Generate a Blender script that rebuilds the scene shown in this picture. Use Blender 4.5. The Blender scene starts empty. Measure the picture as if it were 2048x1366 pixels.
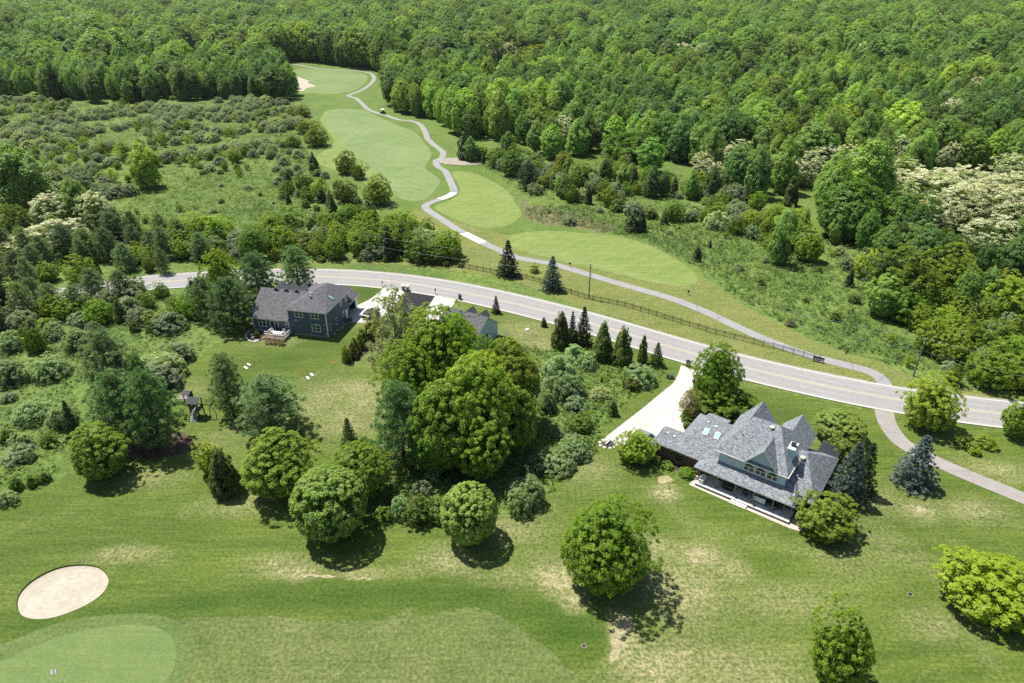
import bpy, math, random
import numpy as np
from mathutils import Vector, Matrix
from mathutils.geometry import delaunay_2d_cdt

# ------------------------------------------------------------------ camera, sky, sun, exposure
scene = bpy.context.scene
COL = scene.collection
H = 65.0
FPX, CX, CY, PITCH = 1366.0, 1024.0, 683.0, math.radians(28.5)
cam_d = bpy.data.cameras.new('camera')
cam = bpy.data.objects.new('camera', cam_d)
COL.objects.link(cam)
cam.location = (0, 0, H)
cam.rotation_euler = (math.radians(90) - PITCH, 0, 0)
cam_d.sensor_width = 36.0
cam_d.lens = 36.0 * FPX / 2048.0
cam_d.clip_start = 0.5
cam_d.clip_end = 9000.0
scene.camera = cam

SUN_EL, SUN_AZ = math.radians(64.5), math.radians(143.0)      # azimuth from +x towards +y
sun_dir = Vector((math.cos(SUN_EL) * math.cos(SUN_AZ), math.cos(SUN_EL) * math.sin(SUN_AZ), math.sin(SUN_EL)))
world = bpy.data.worlds.new('World')
scene.world = world
world.use_nodes = True
wn = world.node_tree
sky = wn.nodes.new('ShaderNodeTexSky')
sky.sky_type = 'NISHITA'
sky.sun_disc = False
sky.sun_elevation = SUN_EL
sky.sun_rotation = math.radians(90) - SUN_AZ
wn.links.new(sky.outputs[0], wn.nodes['Background'].inputs[0])
wn.nodes['Background'].inputs[1].default_value = 0.078
sun_d = bpy.data.lights.new('sun', 'SUN')
sun_d.energy = 5.0
sun_d.angle = math.radians(0.5)
sun_d.color = (1.0, 0.955, 0.88)
sun = bpy.data.objects.new('sun', sun_d)
COL.objects.link(sun)
sun.rotation_euler = sun_dir.to_track_quat('Z', 'Y').to_euler()
scene.view_settings.view_transform = 'Standard'
scene.view_settings.look = 'None'
scene.view_settings.exposure = 0.64
scene.view_settings.gamma = 1.0
scene.view_settings.use_curve_mapping = False
cy = scene.cycles
cy.use_denoising = False
cy.max_bounces = 6
cy.diffuse_bounces = 3
cy.glossy_bounces = 2
cy.transmission_bounces = 4
cy.transparent_max_bounces = 4

# ------------------------------------------------------------------ survey: photograph pixels to places on the ground
cp, sp = math.cos(PITCH), math.sin(PITCH)

def G(px, py, z=0.0):
    u, v = (px - CX) / FPX, (py - CY) / FPX
    d = (u, cp - v * sp, -sp - v * cp)
    t = (H - z) / (-d[2])
    return Vector((d[0] * t, d[1] * t, z))

def proj(p):
    dep = p[1] * cp - (p[2] - H) * sp
    up = p[1] * sp + (p[2] - H) * cp
    return CX + FPX * p[0] / dep, CY - FPX * up / dep, dep

def proj_np(P):
    dep = P[:, 1] * cp - (P[:, 2] - H) * sp
    up = P[:, 1] * sp + (P[:, 2] - H) * cp
    return CX + FPX * P[:, 0] / dep, CY - FPX * up / dep, dep

def height_at(P, py):
    k = (CY - py) / FPX
    return H + (k * P[1] * cp - P[1] * sp) / (cp + k * sp)

def GP(pts, z=0.0):
    return [G(x, y, z) for x, y in pts]

def smooth(pts, n=6, closed=True):
    P = [np.array(p[:2], float) for p in pts]
    out, m = [], len(P)
    rng_ = range(m) if closed else range(m - 1)
    for i in rng_:
        p0 = P[(i - 1) % m] if closed or i > 0 else P[i]
        p1 = P[i]
        p2 = P[(i + 1) % m]
        p3 = P[(i + 2) % m] if closed or i + 2 < m else p2
        for k in range(n):
            t = k / n
            out.append(0.5 * ((2 * p1) + (-p0 + p2) * t + (2 * p0 - 5 * p1 + 4 * p2 - p3) * t * t + (-p0 + 3 * p1 - 3 * p2 + p3) * t ** 3))
    if not closed:
        out.append(P[-1])
    return out

def inside(P, poly):
    P = np.asarray(P, float)
    x, y = P[:, 0], P[:, 1]
    poly = np.asarray([(p[0], p[1]) for p in poly], float)
    r = np.zeros(len(P), bool)
    j = len(poly) - 1
    for i in range(len(poly)):
        xi, yi, xj, yj = poly[i, 0], poly[i, 1], poly[j, 0], poly[j, 1]
        if yi != yj:
            c = ((yi > y) != (yj > y)) & (x < (xj - xi) * (y - yi) / (yj - yi) + xi)
            r ^= c
        j = i
    return r

# ------------------------------------------------------------------ materials
def new_mat(name):
    m = bpy.data.materials.new(name)
    m.use_nodes = True
    return m, m.node_tree, m.node_tree.nodes['Principled BSDF']

def N(nt, t, **kw):
    n = nt.nodes.new(t)
    for k, v in kw.items():
        setattr(n, k, v)
    return n

def L(nt, a, b):
    nt.links.new(a, b)

def mixc(nt, fac, a, b, blend='MIX'):
    n = N(nt, 'ShaderNodeMix', data_type='RGBA', blend_type=blend)
    for s, v in ((n.inputs[0], fac), (n.inputs[6], a), (n.inputs[7], b)):
        if isinstance(v, bpy.types.NodeSocket):
            L(nt, v, s)
        elif isinstance(v, (int, float)):
            s.default_value = v
        else:
            s.default_value = (*v[:3], 1)
    return n.outputs[2]

def mathn(nt, op, a, b=None, clamp=False):
    n = N(nt, 'ShaderNodeMath', operation=op)
    n.use_clamp = clamp
    for s, v in ((n.inputs[0], a), (n.inputs[1], b)):
        if v is None:
            continue
        if isinstance(v, bpy.types.NodeSocket):
            L(nt, v, s)
        else:
            s.default_value = v
    return n.outputs[0]

def maprange(nt, v, a, b, c=0.0, d=1.0):
    n = N(nt, 'ShaderNodeMapRange')
    n.clamp = True
    L(nt, v, n.inputs[0])
    for i, x in enumerate((a, b, c, d)):
        n.inputs[i + 1].default_value = x
    return n.outputs[0]

def noise(nt, vec, scale, detail=3.0, rough=0.55, dist=0.0):
    n = N(nt, 'ShaderNodeTexNoise')
    L(nt, vec, n.inputs['Vector'])
    n.inputs['Scale'].default_value = scale
    n.inputs['Detail'].default_value = detail
    n.inputs['Roughness'].default_value = rough
    n.inputs['Distortion'].default_value = dist
    return n.outputs[0]

def pos(nt):
    return N(nt, 'ShaderNodeNewGeometry').outputs['Position']

def mapped(nt, vec, rot=0.0, scale=(1, 1, 1)):
    n = N(nt, 'ShaderNodeMapping')
    L(nt, vec, n.inputs[0])
    n.inputs['Rotation'].default_value = (0, 0, rot)
    n.inputs['Scale'].default_value = scale
    return n.outputs[0]

def plain(name, col, rough=0.6, metal=0.0, var=0.0, scale=3.0, spec=0.4):
    m, nt, b = new_mat(name)
    b.inputs['Roughness'].default_value = rough
    b.inputs['Metallic'].default_value = metal
    b.inputs['Specular IOR Level'].default_value = spec
    if var:
        tc = N(nt, 'ShaderNodeTexCoord').outputs['Object']
        f = noise(nt, tc, scale, 4.0)
        c = mixc(nt, maprange(nt, f, .3, .7), [x * (1 - var) for x in col], [x * (1 + var) for x in col])
        L(nt, c, b.inputs['Base Color'])
    else:
        b.inputs['Base Color'].default_value = (*col, 1)
    return m

def grass_mat(name, ca, cb, dry=(.27, .225, .12), lush=(.035, .068, .011), grain=2.6, streak=None, streak_amt=.5, patch=.05,
              dryness=0.0, attrs=False, bump=.6, contrast=1.0):
    m, nt, b = new_mat(name)
    P = pos(nt)
    big = noise(nt, P, patch, 3.0, .6, .6)
    mid = noise(nt, P, .35, 4.0, .6)
    fine = noise(nt, P, grain, 3.0, .65)
    f = mathn(nt, 'ADD', mathn(nt, 'MULTIPLY', maprange(nt, big, .3, .7), .55), mathn(nt, 'MULTIPLY', maprange(nt, mid, .3, .72), .45))
    if streak is not None:
        S = noise(nt, mapped(nt, P, streak, (.09, 1.1, 1)), 1.0, 4.0, .6, .4)
        f = mathn(nt, 'ADD', mathn(nt, 'MULTIPLY', f, 1 - streak_amt), mathn(nt, 'MULTIPLY', maprange(nt, S, .32, .68), streak_amt * .6))
        S2 = noise(nt, mapped(nt, P, streak + .12, (.16, 3.4, 1)), 1.0, 3.0, .6, .8)
        f = mathn(nt, 'ADD', f, mathn(nt, 'MULTIPLY', mathn(nt, 'SUBTRACT', S2, .5), streak_amt * 1.6), clamp=True)
        dstreak = mathn(nt, 'MULTIPLY', maprange(nt, S2, .6, .74), 0.18 * streak_amt)
        f = mathn(nt, 'ADD', f, streak_amt * .2)
        wv = N(nt, 'ShaderNodeTexWave', wave_type='BANDS')      # passes of the mower
        L(nt, mapped(nt, P, streak + 1.3, (1, 1, 1)), wv.inputs['Vector'])
        wv.inputs['Scale'].default_value = .085; wv.inputs['Distortion'].default_value = 9.0; wv.inputs['Detail'].default_value = 1.5; wv.inputs['Detail Scale'].default_value = .22
        f = mathn(nt, 'ADD', f, mathn(nt, 'MULTIPLY', mathn(nt, 'SUBTRACT', wv.outputs['Fac'], .5), streak_amt * .16), clamp=True)
    c = mixc(nt, f, ca, cb)
    dn = noise(nt, P, 1.3, 6.0, .75)
    dl = noise(nt, P, .07, 4.0, .65, 1.0)
    dd = mathn(nt, 'ADD', mathn(nt, 'MULTIPLY', maprange(nt, dl, .5, .8), .35), dryness)
    if attrs:
        a = N(nt, 'ShaderNodeAttribute', attribute_name='dry').outputs['Fac']
        dd = mathn(nt, 'ADD', dd, a)
        lu = N(nt, 'ShaderNodeAttribute', attribute_name='lush').outputs['Fac']
        dd = mathn(nt, 'SUBTRACT', dd, lu, clamp=True)
        c = mixc(nt, mathn(nt, 'MULTIPLY', lu, maprange(nt, mid, .2, .6, .55, 1.0)), c, lush)
    if streak is not None: dd = mathn(nt, 'ADD', dd, dstreak)
    dfac = mathn(nt, 'MULTIPLY', dd, maprange(nt, dn, .34, .6), clamp=True)
    c = mixc(nt, dfac, c, dry)
    g = maprange(nt, fine, .25, .75, 1 - .42 * contrast, 1 + .42 * contrast)
    c = mixc(nt, 1.0, c, g, 'MULTIPLY')
    L(nt, c, b.inputs['Base Color'])
    b.inputs['Roughness'].default_value = .85
    b.inputs['Specular IOR Level'].default_value = .15
    bp = N(nt, 'ShaderNodeBump')
    bp.inputs['Strength'].default_value = bump
    bp.inputs['Distance'].default_value = .12
    L(nt, mathn(nt, 'ADD', fine, mathn(nt, 'MULTIPLY', noise(nt, P, .9, 3.0), .9)), bp.inputs['Height'])
    L(nt, bp.outputs[0], b.inputs['Normal'])
    return m

def ground_mat(name, cols, rough=.85, scales=(.15, 1.2, 6.0), bump=.15, cracks=None):
    m, nt, b = new_mat(name)
    P = pos(nt)
    f = mathn(nt, 'ADD', mathn(nt, 'MULTIPLY', maprange(nt, noise(nt, P, scales[0], 4, .6), .3, .7), .5),
              mathn(nt, 'MULTIPLY', maprange(nt, noise(nt, P, scales[1], 4, .6), .3, .7), .5))
    c = mixc(nt, f, cols[0], cols[1])
    c = mixc(nt, 1.0, c, maprange(nt, noise(nt, P, scales[2], 3, .6), .3, .7, .86, 1.14), 'MULTIPLY')
    if cracks:
        v = N(nt, 'ShaderNodeTexVoronoi', feature='DISTANCE_TO_EDGE')
        v.inputs['Scale'].default_value = cracks
        w = N(nt, 'ShaderNodeVectorMath', operation='ADD')
        nn = N(nt, 'ShaderNodeTexNoise')
        nn.inputs['Scale'].default_value = .5
        L(nt, P, nn.inputs['Vector'])
        L(nt, P, w.inputs[0])
        L(nt, nn.outputs['Color'], w.inputs[1])
        L(nt, w.outputs[0], v.inputs['Vector'])
        k = maprange(nt, v.outputs['Distance'], 0.0, .012, .45, 0.0)
        c = mixc(nt, k, c, (.04, .04, .04))
    L(nt, c, b.inputs['Base Color'])
    b.inputs['Roughness'].default_value = rough
    b.inputs['Specular IOR Level'].default_value = .25
    bp = N(nt, 'ShaderNodeBump')
    bp.inputs['Strength'].default_value = bump
    bp.inputs['Distance'].default_value = .03
    L(nt, noise(nt, P, scales[2], 4), bp.inputs['Height'])
    L(nt, bp.outputs[0], b.inputs['Normal'])
    return m

def leaf_mat(name, ca, cb, trans=.3, bloom=None, rough=.5, jitter=.16, spec=.3, patch=False):
    m, nt, b = new_mat(name)
    t = N(nt, 'ShaderNodeAttribute', attribute_name='tint').outputs['Fac']
    oi = N(nt, 'ShaderNodeObjectInfo')
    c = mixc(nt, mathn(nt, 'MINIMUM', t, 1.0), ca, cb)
    c = mixc(nt, 1.0, c, oi.outputs['Color'], 'MULTIPLY')
    hs = N(nt, 'ShaderNodeHueSaturation')
    L(nt, c, hs.inputs['Color'])
    L(nt, maprange(nt, oi.outputs['Random'], 0, 1, 1 - jitter, 1 + jitter), hs.inputs['Value'])
    r2 = mathn(nt, 'FRACT', mathn(nt, 'MULTIPLY', oi.outputs['Random'], 7.31))
    L(nt, maprange(nt, r2, 0, 1, .487, .513), hs.inputs['Hue'])
    c = hs.outputs[0]
    if patch:      # stands of one kind: neighbours share a tone
        pn = noise(nt, oi.outputs['Location'], .011, 3.0, .6)
        c = mixc(nt, maprange(nt, pn, .4, .62), mixc(nt, 1.0, c, (.7, .8, .95), 'MULTIPLY'), mixc(nt, 1.0, c, (1.2, 1.14, .9), 'MULTIPLY'))
    if bloom:
        c = mixc(nt, mathn(nt, 'GREATER_THAN', t, 1.5), c, bloom)
    L(nt, c, b.inputs['Base Color'])
    b.inputs['Roughness'].default_value = rough
    b.inputs['Specular IOR Level'].default_value = spec
    tr = N(nt, 'ShaderNodeBsdfTranslucent')
    L(nt, mixc(nt, 1.0, c, (1.25, 1.3, .7), 'MULTIPLY'), tr.inputs[0])
    mx = N(nt, 'ShaderNodeMixShader')
    mx.inputs[0].default_value = trans
    L(nt, b.outputs[0], mx.inputs[1])
    L(nt, tr.outputs[0], mx.inputs[2])
    L(nt, mx.outputs[0], nt.nodes['Material Output'].inputs[0])
    return m

def uv_tiles(name, c1, c2, mortar, bw, rh, ms=.012, var=.5, rough=.85, nscale=1.5, spec=.25, bump=.3):
    m, nt, b = new_mat(name)
    uv = N(nt, 'ShaderNodeUVMap').outputs[0]
    br = N(nt, 'ShaderNodeTexBrick')
    L(nt, uv, br.inputs['Vector'])
    br.inputs['Color1'].default_value = (*c1, 1)
    br.inputs['Color2'].default_value = (*c2, 1)
    br.inputs['Mortar'].default_value = (*mortar, 1)
    br.inputs['Scale'].default_value = 1.0
    br.inputs['Mortar Size'].default_value = ms
    br.inputs['Brick Width'].default_value = bw
    br.inputs['Row Height'].default_value = rh
    c = mixc(nt, 1.0, br.outputs[0], maprange(nt, noise(nt, uv, nscale, 5, .65), .3, .7, 1 - var * .5, 1 + var * .5), 'MULTIPLY')
    c = mixc(nt, 1.0, c, maprange(nt, noise(nt, mapped(nt, uv, 0, (3.2, 6.3, 1)), 1.0, 1.0), .35, .65, 1 - var * .6, 1 + var * .6), 'MULTIPLY')
    L(nt, c, b.inputs['Base Color'])
    b.inputs['Roughness'].default_value = rough
    b.inputs['Specular IOR Level'].default_value = spec
    bp = N(nt, 'ShaderNodeBump')
    bp.inputs['Strength'].default_value = bump
    bp.inputs['Distance'].default_value = .02
    L(nt, br.outputs[1], bp.inputs['Height'])
    bp.invert = True
    L(nt, bp.outputs[0], b.inputs['Normal'])
    return m

M = {}
M['meadow'] = grass_mat('meadow_grass', (.045, .095, .014), (.14, .21, .042), dry=(.2, .17, .085), grain=1.1, patch=.045, dryness=.12, bump=1.0, contrast=1.3)
M['brownmeadow'] = grass_mat('brown_meadow_grass', (.06, .08, .022), (.13, .14, .05), dry=(.22, .17, .11), grain=1.1, patch=.06, dryness=.5, bump=1.0, contrast=1.3)
M['lawn'] = grass_mat('lawn_grass', (.038, .074, .008), (.132, .172, .032), dry=(.42, .35, .215), lush=(.022, .064, .005), grain=2.6, streak=.1, streak_amt=.5, patch=.05, dryness=.0, attrs=True, contrast=1.15)
M['straw'] = grass_mat('bare_straw_grass', (.15, .16, .06), (.28, .255, .14), dry=(.42, .36, .23), grain=3.0, patch=.3, dryness=.55, contrast=1.2)
M['verge'] = grass_mat('verge_grass', (.055, .1, .012), (.165, .19, .045), dry=(.36, .29, .15), grain=2.0, streak=-.5, streak_amt=.45, patch=.06, dryness=.2, contrast=1.1)
M['fairway'] = grass_mat('fairway_grass', (.07, .14, .035), (.23, .28, .115), dry=(.3, .28, .16), grain=1.6, streak=1.1, streak_amt=.55, patch=.035, dryness=.05, bump=.3, contrast=.8)
M['near_fairway'] = grass_mat('near_fairway_grass', (.044, .086, .014), (.13, .165, .042), dry=(.3, .235, .15), grain=2.6, streak=1.2, streak_amt=.4, patch=.1, dryness=.12, bump=.6, contrast=1.15)
M['collar'] = grass_mat('collar_grass', (.05, .1, .02), (.12, .165, .045), dry=(.26, .22, .13), grain=2.4, streak=.35, streak_amt=.5, patch=.1, dryness=.12, bump=.4, contrast=.9)
M['rough'] = grass_mat('rough_grass', (.052, .112, .014), (.14, .195, .044), grain=1.6, streak=.9, streak_amt=.35, patch=.07, dryness=.04, bump=.8, contrast=1.1)
M['green'] = grass_mat('green_grass', (.082, .142, .038), (.142, .2, .062), dry=(.21, .22, .09), grain=4.0, streak=.4, streak_amt=.5, patch=.12, dryness=.2, bump=.15, contrast=.55)
M['tee'] = grass_mat('approach_grass', (.08, .15, .026), (.22, .265, .075), dry=(.33, .29, .15), grain=2.0, streak=-.6, streak_amt=.6, patch=.06, dryness=.12, bump=.3, contrast=.85)
M['asphalt'] = ground_mat('road_asphalt', ((.25, .243, .236), (.3, .292, .284)), scales=(.12, .8, 5.0), cracks=None)
M['track'] = ground_mat('road_wheel_track', ((.232, .225, .218), (.285, .277, .27)), scales=(.2, .8, 5.0))
M['path'] = ground_mat('path_asphalt', ((.225, .222, .217), (.3, .294, .286)), scales=(.25, 1.1, 6.0), cracks=.09)
M['path_red'] = ground_mat('path_asphalt_worn', ((.24, .22, .205), (.31, .285, .265)), scales=(.3, 1.3, 6.0), cracks=.12)
M['kerb'] = ground_mat('kerb_concrete', ((.4, .38, .345), (.48, .46, .42)), scales=(.3, 1.5, 6.0))
M['concrete'] = ground_mat('driveway_concrete', ((.39, .365, .325), (.54, .52, .49)), scales=(.16, .9, 6.0), bump=.05)
M['concrete_old'] = ground_mat('bridge_concrete', ((.52, .5, .46), (.62, .6, .56)), scales=(.3, 1.5, 6.0))
M['tar'] = ground_mat('new_asphalt', ((.014, .014, .016), (.026, .026, .028)), scales=(.3, 1.5, 6.0))
M['yellow_line'] = ground_mat('road_paint_yellow', ((.5, .4, .2), (.56, .46, .27)), scales=(.3, 1.8, 7.0))
M['sand'] = ground_mat('bunker_sand', ((.32, .285, .215), (.45, .415, .335)), scales=(.35, 1.6, 7.0), bump=.8)
M['lip'] = grass_mat('bunker_lip_grass', (.04, .065, .014), (.1, .115, .04), dry=(.2, .16, .1), grain=3.0, dryness=.3)
M['soil'] = ground_mat('mulch_soil', ((.035, .028, .022), (.075, .06, .048)), scales=(.4, 2.5, 8.0), bump=.6)
M['litter'] = ground_mat('needle_litter', ((.06, .042, .028), (.12, .085, .055)), scales=(.3, 2.0, 7.0), bump=.6)
M['gravel'] = ground_mat('pale_gravel', ((.36, .32, .27), (.55, .5, .44)), scales=(.5, 5.0, 14.0), bump=.6)
M['dry_reed'] = ground_mat('dry_reeds', ((.22, .19, .16), (.36, .32, .28)), scales=(.4, 3.0, 9.0), bump=1.0)
m = M['sand']; nt = m.node_tree
wv = N(nt, 'ShaderNodeTexWave', wave_type='RINGS', rings_direction='Z')
c_ = G(125, 1183)
mp = N(nt, 'ShaderNodeMapping'); mp.vector_type = 'TEXTURE'
mp.inputs['Location'].default_value = (c_.x, c_.y, 0); mp.inputs['Rotation'].default_value = (0, 0, math.radians(18)); mp.inputs['Scale'].default_value = (1.35, 1.0, 1)
L(nt, pos(nt), mp.inputs[0]); L(nt, mp.outputs[0], wv.inputs['Vector'])
wv.inputs['Scale'].default_value = .42; wv.inputs['Distortion'].default_value = 3.0; wv.inputs['Detail'].default_value = 3.0
bs = nt.nodes['Principled BSDF']; src = bs.inputs['Base Color'].links[0].from_socket
L(nt, mixc(nt, 1.0, src, maprange(nt, wv.outputs['Fac'], 0, 1, .96, 1.02), 'MULTIPLY'), bs.inputs['Base Color'])
M['bark'] = plain('bark', (.075, .06, .045), .9, var=.35)
M['pale_bark'] = plain('pale_bark', (.19, .17, .14), .9, var=.3)
M['white'] = plain('white_paint', (.78, .78, .76), .5)
M['cream'] = plain('cream_trim', (.72, .66, .55), .5)
M['black'] = plain('black_metal', (.015, .015, .016), .4)
M['dark'] = plain('dark_bronze', (.03, .022, .018), .45)
M['grey'] = plain('grey_plastic', (.16, .165, .17), .5, var=.1)
M['dgrey'] = plain('charcoal_plastic', (.05, .052, .056), .5, var=.1)
M['galv'] = plain('galvanised_metal', (.5, .5, .5), .35, .7)
M['wood'] = plain('weathered_wood', (.2, .175, .15), .85, var=.25)
M['pole'] = plain('utility_pole_wood', (.17, .15, .13), .9, var=.3)
M['deckwood'] = plain('brown_deck_boards', (.24, .15, .11), .8, var=.2)
M['porchwood'] = plain('grey_porch_boards', (.48, .49, .5), .8, var=.2)
M['stone'] = plain('field_stone', (.28, .25, .22), .9, var=.4)
M['pstone'] = plain('pale_stone', (.5, .46, .41), .9, var=.25)
M['red'] = plain('red_paint', (.45, .05, .02), .6)
M['orange'] = plain('orange_paint', (.6, .18, .02), .6)
M['yellow'] = plain('sign_yellow', (.8, .5, .02), .5)
M['teal'] = plain('teal_green_plastic', (.01, .12, .1), .4)
M['hosegreen'] = plain('green_plastic', (.02, .14, .07), .5)
M['blueboard'] = plain('blue_grey_board', (.2, .25, .33), .6, var=.2)
m, nt, b = new_mat('window_glass')
b.inputs['Base Color'].default_value = (.02, .026, .028, 1)
b.inputs['Roughness'].default_value = .04
b.inputs['Specular IOR Level'].default_value = .7
M['glass'] = m
m, nt, b = new_mat('blind_glass')
b.inputs['Base Color'].default_value = (.42, .5, .58, 1)
b.inputs['Roughness'].default_value = .15
M['blind'] = m
m, nt, b = new_mat('skylight_glass')
b.inputs['Base Color'].default_value = (.3, .48, .46, 1)
b.inputs['Roughness'].default_value = .08
b.inputs['Specular IOR Level'].default_value = .8
M['skyglass'] = m
M['shingle_grey'] = uv_tiles('shingles_blue_grey', (.255, .275, .295), (.15, .162, .178), (.1, .11, .12), .42, .19, .012, .55)
M['shingle_dark'] = uv_tiles('shingles_charcoal', (.14, .138, .145), (.095, .095, .102), (.06, .06, .066), .42, .19, .012, .5)
M['brick'] = uv_tiles('red_brown_brick', (.13, .052, .036), (.085, .034, .026), (.12, .1, .09), .22, .075, .01, .4)
M['siding_navy'] = uv_tiles('navy_siding', (.09, .125, .185), (.083, .115, .17), (.03, .042, .06), 4.0, .17, .012, .05, .6)
M['siding_blue'] = uv_tiles('pale_blue_siding', (.48, .6, .7), (.46, .58, .68), (.28, .36, .44), 4.0, .17, .01, .1, .6)
M['siding_pale'] = uv_tiles('grey_blue_siding', (.5, .6, .66), (.48, .58, .64), (.3, .36, .4), 4.0, .17, .01, .1, .6)
M['car_dark'] = plain('black_car_paint', (.012, .013, .016), .18, spec=.8)
M['car_silver'] = plain('silver_car_paint', (.42, .43, .45), .25, .6)
M['tyre'] = plain('tyre_rubber', (.015, .015, .015), .8)
M['carglass'] = plain('car_glass', (.02, .03, .045), .05, spec=.9)
M['lamp'] = plain('headlight_glass', (.7, .7, .68), .1)

# ------------------------------------------------------------------ mesh and object helpers
def tagged(o, label=None, cat=None, group=None, kind=None):
    if label: o['label'] = label
    if cat: o['category'] = cat
    if group: o['group'] = group
    if kind: o['kind'] = kind
    return o

def empty(name, loc, rz=0.0, label=None, cat=None, group=None):
    o = bpy.data.objects.new(name, None)
    o.empty_display_size = .3
    COL.objects.link(o)
    o.location = loc
    o.rotation_euler = (0, 0, rz)
    return tagged(o, label, cat, group)

def put(name, me, parent=None, loc=None, rz=None, kind=None):
    o = bpy.data.objects.new(name, me)
    COL.objects.link(o)
    if parent: o.parent = parent
    if loc is not None: o.location = loc
    if rz is not None: o.rotation_euler = (0, 0, rz)
    if kind: o['kind'] = kind
    return o

class MB:
    """collects polygons (with planar UVs in metres) and links them as one mesh"""
    def __init__(self):
        self.v, self.f, self.mi, self.uv, self.sm = [], [], [], [], []
    def poly(self, pts, mi=0, smooth_=False):
        P = [np.array(p, float) for p in pts]
        n = np.zeros(3)
        for i in range(len(P)):
            n += np.cross(P[i], P[(i + 1) % len(P)])
        ln = np.linalg.norm(n)
        n = n / ln if ln > 1e-12 else np.array([0, 0, 1.])
        if abs(n[2]) > .995:
            u, w = np.array([1., 0, 0]), np.array([0, 1., 0])
        else:
            u = np.cross([0, 0, 1.], n); u /= np.linalg.norm(u); w = np.cross(n, u)
        k = len(self.v)
        self.v += [tuple(p) for p in P]
        self.f.append(tuple(range(k, k + len(P))))
        self.uv += [(float(p @ u), float(p @ w)) for p in P]
        self.mi.append(mi)
        self.sm.append(smooth_)
        return self
    def box(self, x0, x1, y0, y1, z0, z1, mi=0):
        c = [(x0, y0, z0), (x1, y0, z0), (x1, y1, z0), (x0, y1, z0), (x0, y0, z1), (x1, y0, z1), (x1, y1, z1), (x0, y1, z1)]
        for f in ((0, 3, 2, 1), (4, 5, 6, 7), (0, 1, 5, 4), (1, 2, 6, 5), (2, 3, 7, 6), (3, 0, 4, 7)):
            self.poly([c[i] for i in f], mi)
        return self
    def hexa(self, c, mi=0):
        for f in ((0, 3, 2, 1), (4, 5, 6, 7), (0, 1, 5, 4), (1, 2, 6, 5), (2, 3, 7, 6), (3, 0, 4, 7)):
            self.poly([c[i] for i in f], mi)
        return self
    def prism(self, base, z0, z1, mi=0):
        b = [(p[0], p[1]) for p in base]
        self.poly([(x, y, z1) for x, y in b], mi)
        self.poly([(x, y, z0) for x, y in reversed(b)], mi)
        for i in range(len(b)):
            (x0, y0), (x1, y1) = b[i], b[(i + 1) % len(b)]
            self.poly([(x0, y0, z0), (x1, y1, z0), (x1, y1, z1), (x0, y0, z1)], mi)
        return self
    def slab(self, top, th, mi=0, edge=1):
        T = [np.array(p, float) for p in top]
        B = [p - np.array([0, 0, th]) for p in T]
        self.poly(T, mi)
        self.poly(list(reversed(B)), edge)
        for i in range(len(T)):
            j = (i + 1) % len(T)
            self.poly([B[i], B[j], T[j], T[i]], edge)
        return self
    def tube(self, path, rad, n=6, mi=0, cap=True):
        P = [np.array(p, float) for p in path]
        if isinstance(rad, (int, float)): rad = [rad] * len(P)
        rings = []
        for i, p in enumerate(P):
            d = P[min(i + 1, len(P) - 1)] - P[max(i - 1, 0)]
            d = d / (np.linalg.norm(d) + 1e-9)
            a = np.cross(d, [0, 0, 1.]) if abs(d[2]) < .9 else np.cross(d, [1., 0, 0])
            a /= np.linalg.norm(a); c = np.cross(d, a)
            rings.append([p + rad[i] * (a * math.cos(t) + c * math.sin(t)) for t in np.arange(n) * 2 * math.pi / n])
        for i in range(len(P) - 1):
            for k in range(n):
                j = (k + 1) % n
                self.poly([rings[i][k], rings[i][j], rings[i + 1][j], rings[i + 1][k]], mi, True)
        if cap:
            self.poly(rings[-1], mi)
            self.poly(list(reversed(rings[0])), mi)
        return self
    def lathe(self, prof, n=12, c=(0, 0, 0), mi=0):
        for (r0, z0), (r1, z1) in zip(prof, prof[1:]):
            for k in range(n):
                t0, t1 = 2 * math.pi * k / n, 2 * math.pi * (k + 1) / n
                q = [(c[0] + r0 * math.cos(t0), c[1] + r0 * math.sin(t0), c[2] + z0), (c[0] + r0 * math.cos(t1), c[1] + r0 * math.sin(t1), c[2] + z0),
                     (c[0] + r1 * math.cos(t1), c[1] + r1 * math.sin(t1), c[2] + z1), (c[0] + r1 * math.cos(t0), c[1] + r1 * math.sin(t0), c[2] + z1)]
                if r0 < 1e-6: q = [q[0], q[2], q[3]]
                elif r1 < 1e-6: q = q[:3]
                self.poly(q, mi, True)
        return self
    def mesh(self, name, mats):
        me = bpy.data.meshes.new(name)
        me.from_pydata(self.v, [], self.f)
        if not isinstance(mats, (list, tuple)): mats = [mats]
        for m_ in mats: me.materials.append(m_)
        me.polygons.foreach_set('material_index', self.mi)
        me.polygons.foreach_set('use_smooth', self.sm)
        uv = me.uv_layers.new(name='UVMap')
        uv.data.foreach_set('uv', np.array(self.uv, np.float32).ravel())
        me.update()
        return me
    def build(self, name, mats, parent=None, loc=None, rz=None, kind=None):
        return put(name, self.mesh(name, mats), parent, loc, rz, kind)

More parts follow.
